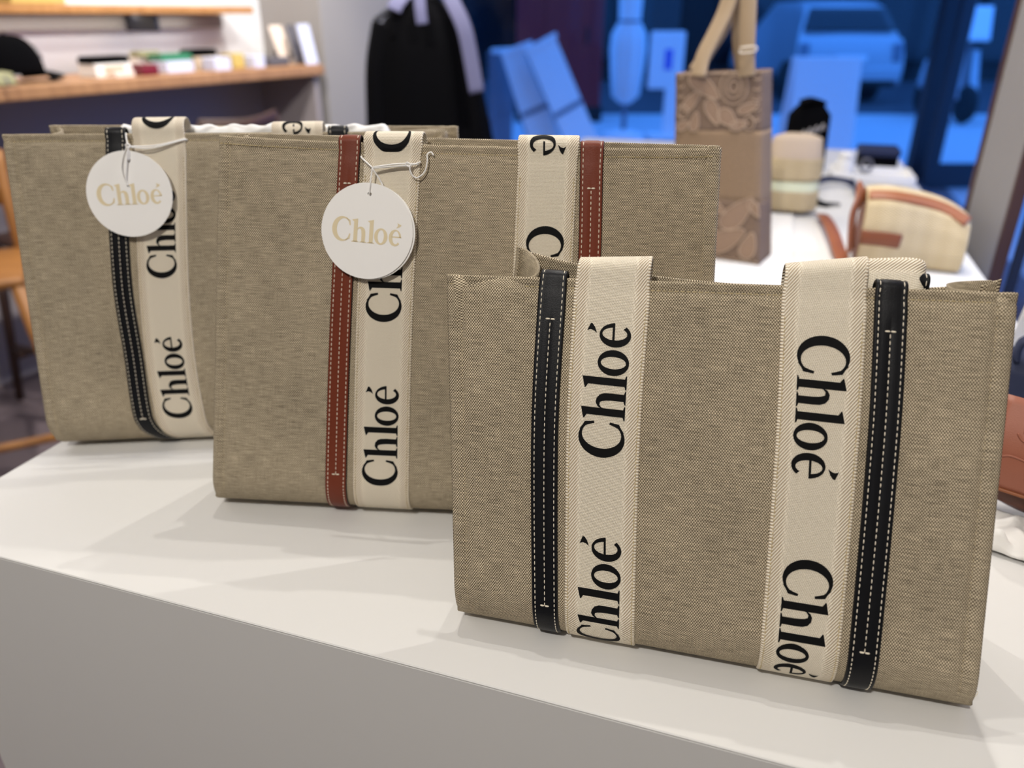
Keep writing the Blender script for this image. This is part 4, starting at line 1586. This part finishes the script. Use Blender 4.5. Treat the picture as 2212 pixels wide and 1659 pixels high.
wallet('yellow_wallet', 'small yellow wallet between two pale blue boxes', along(504, 0.14), 0.14, 0, 0.065, 0.055, 'yellow')
block('pale_blue_carton', 'pale blue box right of the yellow wallet', 'box', along(550, 0.09), 0.09, 0, 0.06, 0.08, 0.05, 'blue_white')
wallet('grey_wallet', 'flat grey wallet beside the leaning brochures', along(592, 0.12), 0.12, 0, 0.12, 0.034, 'grey')
for (a, b, lean, m, lab) in ((along(612, 0.20, 130), 0.20, 0.35, 'pink_white', 'pale pink brochure leaning at the right end of the counter'), (along(644, 0.13, 130), 0.13, 0.28, 'grey', 'grey brochure leaning between pale brochures'), (along(668, 0.05, 130), 0.05, 0.22, 'blue_white', 'pale blue brochure, last on the right of the counter')):
    o = thing('brochure', lab, 'brochure', cpt(a, b, CT))
    Rb = CROT @ Matrix.Rotation(-lean, 3, 'X')
    box('cover', cpt(a, b, CT + 0.088 * math.cos(lean) + 0.001), (0.078, 0.004, 0.175), M[m], o, Rb, 0.001, 1)
    box('pages', cpt(a, b + 0.005, CT + 0.088 * math.cos(lean) + 0.001), (0.074, 0.006, 0.168), M['card'], o, Rb, 0.001, 1)
    box('easel', cpt(a, b + 0.035, CT + 0.05), (0.03, 0.003, 0.10), M['grey'], o, CROT @ Matrix.Rotation(lean, 3, 'X'), 0.0005, 1)
for (a, lab, m) in ((0.02, 'pale canvas box on the orange shelf, left', 'beige'), (0.35, 'tan box on the orange shelf, middle', 'yellow')):
    o = thing('shelf_box', lab, 'box', cpt(a, 0.34, SHZ + 0.032))
    box('body', cpt(a, 0.34, SHZ + 0.0925), (0.2, 0.16, 0.12), M[m], o, CROT, 0.004)
    box('lid', cpt(a, 0.34, SHZ + 0.165), (0.206, 0.166, 0.024), M[m], o, CROT, 0.004)


# ------------------------------------------------------------------ wooden chairs
def chair(label, x, y, rot, seat_z, m, back_h, group):
    o = thing('bar_chair', label, 'chair', (x, y, 0), group)
    R_ = rz(rot)
    f = lambda a, b, z: V((x, y, 0)) + R_ @ V((a, b, z))
    w, d = 0.20, 0.19
    bm = bmesh.new()
    add_box(bm, f(0, 0, seat_z), (2 * w, 2 * d, 0.03), R_, 0.012, 3)
    link_bm('seat', bm, M[m], o, True)
    for sx_ in (-1, 1):
        tube('leg', [f(sx_ * (w + 0.03), -d - 0.03, 0), f(sx_ * (w - 0.02), -d + 0.02, seat_z - 0.01)], [0.015, 0.02], M[m], o, 10)
        tube('leg', smooth_pts([f(sx_ * (w + 0.02), d + 0.06, 0), f(sx_ * (w - 0.015), d - 0.01, seat_z), f(sx_ * (w - 0.01), d + 0.05, seat_z + back_h)], 5), 0.017, M[m], o, 10)
        tube('side_stretcher', [f(sx_ * (w + 0.012), -d - 0.01, seat_z * 0.35), f(sx_ * (w + 0.005), d + 0.04, seat_z * 0.42)], 0.012, M[m], o, 8)
    tube('front_stretcher', [f(-w - 0.015, -d - 0.015, seat_z * 0.28), f(w + 0.015, -d - 0.015, seat_z * 0.28)], 0.014, M[m], o, 8)
    for zz in (0.55, 1.0):
        pts = smooth_pts([f(-w + 0.01, d + 0.02 + 0.03 * zz, seat_z + back_h * zz), f(0, d + 0.07 + 0.03 * zz, seat_z + back_h * zz - 0.012), f(w - 0.01, d + 0.02 + 0.03 * zz, seat_z + back_h * zz)], 6)
        flat_band('back_rail', pts, [V((0, 0, 1)), V((0, 0, 1))], 0.05, 0.018, M[m], o)
    return o


crot = math.atan2(cd.y, cd.x)
for k, (a, lab) in enumerate(((0.10, 'dark walnut chair tucked under the counter, left one'), (0.72, 'dark walnut chair tucked under the counter, right one'))):
    q = cpt(a, -0.02, 0)
    chair(lab, q.x, q.y, crot + math.pi, 0.62, 'walnut', 0.34, 'dark chairs at the counter')
chair('honey oak bar chair standing at the left edge, beyond the plinth', -1.62, 2.12, 0.5, 0.66, 'oak_stool', 0.30, None)

# ------------------------------------------------------------------ black coat on a stand, lavender scarf
cy = 3.2
cc = at(915, 200, cy)
co = thing('black_coat', 'long black coat hung on a clothes stand behind the totes', 'coat', (cc.x, cy, 0))
ztop = at(915, 22, cy).z
prof = [(-0.98, 0.305, 0.14), (-0.70, 0.275, 0.13), (-0.45, 0.235, 0.125), (-0.28, 0.205, 0.12), (-0.14, 0.180, 0.11), (-0.06, 0.145, 0.095), (-0.02, 0.095, 0.08), (0.01, 0.06, 0.055)]


def coat(a, b):
    x = b * (len(prof) - 1)
    i = min(int(x), len(prof) - 2)
    f = x - i
    z, w, d = (lerp(prof[i][k], prof[i + 1][k], f) for k in range(3))
    t = 2 * math.pi * a
    foldk = 1 + 0.05 * math.sin(9 * t) * (1 - b)
    return V((cc.x + 0.03 * (1 - b), cy, ztop + 0.03 + z)) + V((w * math.cos(t) * foldk, d * math.sin(t) * foldk, 0))


sheet('body', coat, 61, 22, M['black'], co, 0.006, -1)
for s_ in (-1, 1):
    pts = smooth_pts([V((cc.x + s_ * 0.13, cy - 0.01, ztop - 0.05)), V((cc.x + s_ * 0.165, cy - 0.03, ztop - 0.20)), V((cc.x + s_ * 0.19 + 0.01, cy - 0.05, ztop - 0.42)), V((cc.x + s_ * 0.215 + 0.015, cy - 0.06, ztop - 0.62))], 6)
    v_, f2 = tube_data(pts, [0.052 - 0.010 * k / (len(pts) - 1) for k in range(len(pts))], 12)
    link_mesh('sleeve', v_, f2, M['black'], co)
tube('collar', smooth_pts([V((cc.x - 0.085, cy - 0.07, ztop - 0.10)), V((cc.x - 0.08, cy - 0.03, ztop + 0.0)), V((cc.x, cy + 0.06, ztop + 0.05)), V((cc.x + 0.08, cy - 0.03, ztop + 0.0)), V((cc.x + 0.085, cy - 0.07, ztop - 0.10))], 5), 0.022, M['black'], co, 8)
sn_o = thing('clothes_stand', 'dark metal clothes stand holding the black coat', 'clothes stand', (cc.x, cy, 0))
tube('pole', [(cc.x, cy, 0.02), (cc.x, cy, ztop + 0.12)], 0.014, M['frame'], sn_o, 10)
v_, f2 = lathe([(0.0, 0.0), (0.19, 0.0), (0.19, 0.012), (0.03, 0.03), (0.0, 0.03)], 28, V((cc.x, cy, 0.001)))
link_mesh('base', v_, f2, M['frame'], sn_o)
tube('hanger', smooth_pts([(cc.x - 0.17, cy, ztop - 0.035), (cc.x - 0.08, cy, ztop + 0.02), (cc.x, cy, ztop + 0.05), (cc.x + 0.08, cy, ztop + 0.02), (cc.x + 0.17, cy, ztop - 0.035)], 5), 0.010, M['frame'], sn_o, 8)
sf_ = flat_band('scarf', [at(850, 22, cy - 0.10), at(862, 2, cy - 0.08), at(905, -35, cy - 0.02), at(960, -20, cy - 0.06), at(985, 20, cy - 0.11), at(1003, 62, cy - 0.145), at(1014, 110, cy - 0.165), at(1030, 200, cy - 0.20)], [V((1, 0, 0)), V((1, 0, 0.2))], 0.055, 0.008, M['lavender'], None)
tag(sf_, 'pale lavender scarf draped over the shoulders of the black coat', 'scarf')
sl = flat_band('glove_tag', [at(905, -20, cy - 0.13), at(908, 20, cy - 0.155), at(912, 52, cy - 0.165)], [V((1, 0, 0)), V((1, 0, 0))], 0.04, 0.006, M['lavender'], None)
sl.name = 'pale_ribbon'
tag(sl, 'short pale ribbon hanging at the neck of the black coat', 'ribbon')
md_o = thing('metal_rail_stand', 'slim grey rail stand left of the black coat', 'clothes rail', at(735, 300, 4.2))
xr = at(745, 200, 4.3)
tube('upright', [(xr.x, 4.3, 0.0), (xr.x, 4.3, 1.9)], 0.03, M['lavender'], md_o, 12)
tube('foot', [(xr.x - 0.2, 4.3, 0.02), (xr.x + 0.2, 4.3, 0.02)], 0.02, M['lavender'], md_o, 10)
tube('rail', [(xr.x, 4.3, 1.88), (xr.x + 0.5, 4.3, 1.88)], 0.018, M['lavender'], md_o, 10)

# ------------------------------------------------------------------ the street outside
GZ = -0.008


def gpt(u, v):
    return on(u, v, GZ)


structure(box('road', (2.0, 15.3, GZ + 0.0), (46, 6.2, 0.01), M['asphalt'], None, None, 0))
fa = thing('street_facade', 'dark building front across the street', 'building', (3, 18.4, GZ))
box('wall', (2, 18.75, 3.4), (44, 0.5, 6.8), M['facade'], fa, None, 0)
for k in range(9):
    x = -9 + k * 2.9
    w_ = box('shop_window', (x, 18.47, 1.7), (2.1, 0.10, 2.6), M['car_glass'], fa, None, 0.01)
    box('frame', (x, 18.43, 3.06), (2.3, 0.14, 0.14), M['frame'], w_, None, 0.01)
bk_ = gpt(1205, 262)
kx = thing('burgundy_kiosk', 'tall burgundy kiosk standing outside the window', 'kiosk', bk_)
box('body', bk_ + V((0, 0.35, 1.35)), (1.15, 0.8, 2.7), M['burgundy'], kx, None, 0.03)
box('plinth', bk_ + V((0, 0.35, 0.10)), (1.20, 0.86, 0.20), M['facade'], kx, None, 0.01)
box('door', bk_ + V((0.12, -0.06, 1.15)), (0.62, 0.03, 1.9), M['burgundy'], kx, None, 0.01)
box('handle', bk_ + V((0.36, -0.09, 1.1)), (0.03, 0.04, 0.2), M['frame'], kx, None, 0.005)

# leaning folded sign boards
for i, (u, v, w, h, lean, yaw, m, lab) in enumerate(((1085, 318, 0.34, 1.02, 0.0, 0.9, 'board_grey', 'grey folded sign board, leftmost of three outside the window'), (1180, 325, 0.36, 1.06, 0.33, 0.5, 'board', 'white leaning sign board in the middle of three outside the window'),
                                                  (1262, 330, 0.36, 1.16, 0.45, 0.4, 'board', 'white leaning sign board, rightmost of three outside the window'))):
    b = gpt(u, v)
    o = thing('sign_board', lab, 'sign board', b, 'folded sign boards outside')
    Rb = Matrix.Rotation(-lean, 3, 'Y') @ rz(yaw)
    c0 = b + Rb @ V((0, 0, h / 2)) + V((0, 0, 0.12 * abs(lean)))
    box('panel', c0, (w, 0.03, h), M[m], o, Rb, 0.01)
    box('top_rail', c0 + Rb @ V((0, -0.02, h / 2 - 0.02)), (w + 0.03, 0.03, 0.05), M['board'], o, Rb, 0.008)
    box('cross_rail', c0 + Rb @ V((0, -0.022, -h * 0.12)), (w, 0.015, 0.05), M['board_grey'], o, Rb, 0.004)
    box('rear_panel', c0 + Rb @ V((0, 0.05, -0.01)), (w * 0.95, 0.02, h * 0.98), M['board_grey'], o, Rb, 0.006)

# closed parasol
pb = gpt(1345, 305)
po_ = thing('closed_parasol', 'closed pale parasol standing in its base outside the window', 'parasol', pb)
v_, f2 = lathe([(0.0, 0.0), (0.24, 0.0), (0.24, 0.09), (0.06, 0.13), (0.0, 0.13)], 20, pb)
link_mesh('base', v_, f2, M['board'], po_)
tube('pole', [pb + V((0, 0, 0.12)), pb + V((0, 0, 2.4))], 0.03, M['board_grey'], po_, 10)
cpts = [(0.05, 0.42), (0.13, 0.50), (0.155, 0.75), (0.17, 1.0), (0.16, 1.15), (0.10, 1.28), (0.11, 1.6), (0.09, 2.0), (0.03, 2.5)]
vs, fs = [], []
for (r, z) in cpts:
    for k in range(24):
        t = 2 * math.pi * k / 24
        rr = r * (1 + (0.22 if k % 3 == 0 else -0.06))
        vs.append(pb + V((rr * math.cos(t), rr * math.sin(t), z)))
fs = [(i * 24 + k, i * 24 + (k + 1) % 24, (i + 1) * 24 + (k + 1) % 24, (i + 1) * 24 + k) for i in range(len(cpts) - 1) for k in range(24)]
link_mesh('canopy', vs, fs, M['board'], po_)
tube('tie', [pb + V((0.115 * math.cos(t * 0.5236), 0.115 * math.sin(t * 0.5236), 1.28)) for t in range(12)], 0.015, M['board_grey'], po_, 6, True)

# sign on an L-shaped stand
sb_ = gpt(1435, 300)
so_ = thing('sign_stand', 'pale sign panel with blue mark on an angled stand outside', 'sign', sb_)
box('panel', sb_ + V((-0.05, 0, 0.87)), (0.40, 0.04, 0.62), M['board'], so_, None, 0.03, 3)
mk = box('blue_mark', sb_ + V((-0.03, -0.024, 0.88)), (0.09, 0.008, 0.22), M['mark'], so_, None, 0.003)
box('post', sb_ + V((0.06, 0.0, 0.30)), (0.20, 0.05, 0.58), M['board'], so_, None, 0.02)
box('foot', sb_ + V((0.0, 0, 0.03)), (0.42, 0.36, 0.06), M['board'], so_, None, 0.02)

# the sandwich board nearer the window
ab = gpt(1752, 338)
ao = thing('sandwich_board', 'large white sandwich board just outside the window', 'sign board', ab)
for s_, nm in ((-1, 'front_panel'), (1, 'rear_panel')):
    Rb = Matrix.Rotation(s_ * 0.16, 3, 'X')
    pn = box(nm, ab + V((-0.0, s_ * 0.13, 0.50)), (0.66, 0.025, 0.94), M['board'], ao, Rb, 0.008)
    for k in (-1, 1):
        box('leg', ab + V((k * 0.31, s_ * 0.19, 0.06)), (0.03, 0.035, 0.14), M['board_grey'], pn, Rb, 0.004)

# parked car seen from behind
cb = V((gpt(1850, 236).x + 0.05, 13.6, GZ))
ca = thing('parked_car', 'pale silver car parked across the pavement, seen from behind', 'car', cb)
sec = [(0.0, 0.34, 0.80), (-0.04, 0.55, 0.86), (-0.02, 0.80, 0.87), (0.06, 0.98, 0.85), (0.18, 1.04, 0.82), (0.50, 1.45, 0.66), (0.95, 1.56, 0.63), (2.2, 1.55, 0.63), (3.0, 1.02, 0.80), (4.1, 0.86, 0.80), (4.35, 0.6, 0.78), (4.35, 0.30, 0.75)]


def carfn(a, b):
    x = b * (len(sec) - 1)
    i = min(int(x), len(sec) - 2)
    y, z, w = (lerp(sec[i][k], sec[i + 1][k], x - i) for k in range(3))
    t = 2 * a - 1
    sgn = 1 if t > 0 else -1
    if abs(t) > 0.6:
        k = (abs(t) - 0.6) / 0.4
        return cb + V((sgn * (w + 0.03 * math.sin(k * math.pi)), y if i not in (0,) else y, lerp(z, 0.30, k)))
    return cb + V((w * t / 0.6, y - 0.03 * (1 - (t / 0.6) ** 2), z + 0.02 * (1 - (t / 0.6) ** 2)))


sheet('body', carfn, 41, 34, M['car_paint'], ca, 0.02, -1)


def crw(a, b):
    y, z, w = lerp(0.20, 0.47, b), lerp(1.075, 1.42, b), lerp(0.76, 0.62, b)
    return cb + V((w * (2 * a - 1), y - 0.05, z + 0.03))


sheet('rear_window', crw, 12, 6, M['car_glass'], ca, 0.01, 1)
box('bumper', cb + V((0, -0.03, 0.46)), (1.70, 0.16, 0.24), M['car_paint'], ca, None, 0.05, 3)
box('bumper_trim', cb + V((0, -0.10, 0.33)), (1.5, 0.06, 0.10), M['rubber'], ca, None, 0.02)
for s_ in (-1, 1):
    box('tail_light', cb + V((s_ * 0.76, -0.03, 0.80)), (0.16, 0.08, 0.28), M['board_grey'], ca, None, 0.03)
    for yy in (0.75, 3.5):
        v_, f2 = lathe([(0.0, -0.1), (0.26, -0.1), (0.32, -0.07), (0.32, 0.07), (0.26, 0.1), (0.0, 0.1)], 24)
        v_ = [cb + V((s_ * 0.72, yy, 0.32)) + Matrix.Rotation(math.pi / 2, 3, 'Y') @ q for q in v_]
        link_mesh('wheel', v_, f2, M['rubber'], ca)
box('number_plate', cb + V((0, -0.10, 0.70)), (0.5, 0.02, 0.11), M['board'], ca, None, 0.005)

# parked scooter seen through the door
mb = gpt(2075, 268)
mo = thing('parked_scooter', 'pale scooter parked outside beyond the door', 'scooter', mb)
for yy, nm in ((0.0, 'front_wheel'), (1.15, 'rear_wheel')):
    v_, f2 = lathe([(0.12, -0.05), (0.22, -0.055), (0.25, 0.0), (0.22, 0.055), (0.12, 0.05)], 22)
    v_ = [mb + V((0.0, yy, 0.25)) + Matrix.Rotation(math.pi / 2, 3, 'Y') @ q for q in v_]
    link_mesh(nm, v_, f2, M['rubber'], mo)
f_, _ = rounded_bag(mb + V((0, 0.85, 0.36)), 0.36, 0.85, 0.46, 0.0, 0.3, M['car_paint'], 'rear_body', mo)
closed_top(f_, M['rubber'], mo, 'body_top')
f_, _ = rounded_bag(mb + V((0, 0.80, 0.80)), 0.30, 0.72, 0.10, 0.0, 0.1, M['rubber'], 'seat', mo)
closed_top(f_, M['rubber'], mo, 'seat_top')
sheet('leg_shield', lambda a, b: mb + V((0.24 * (2 * a - 1) * (1 - 0.3 * b), 0.12 + 0.06 * (2 * a - 1) ** 2 + 0.1 * b, 0.30 + 0.62 * b)), 12, 10, M['car_paint'], mo, 0.03, 0)
tube('fork', [mb + V((0, 0, 0.26)), mb + V((0, 0.12, 0.6)), mb + V((0, 0.2, 1.0))], 0.04, M['grey'], mo, 8)
tube('handlebar', smooth_pts([mb + V((-0.33, 0.30, 1.02)), mb + V((-0.12, 0.2, 1.03)), mb + V((0.12, 0.2, 1.03)), mb + V((0.33, 0.30, 1.02))], 5), 0.02, M['rubber'], mo, 8)
box('foot_board', mb + V((0, 0.45, 0.30)), (0.34, 0.5, 0.05), M['rubber'], mo, None, 0.015)
sheet('windscreen', lambda a, b: mb + V((0.2 * (2 * a - 1), 0.14 + 0.10 * b, 1.03 + 0.42 * b)), 8, 8, M['board'], mo, 0.01, 0)
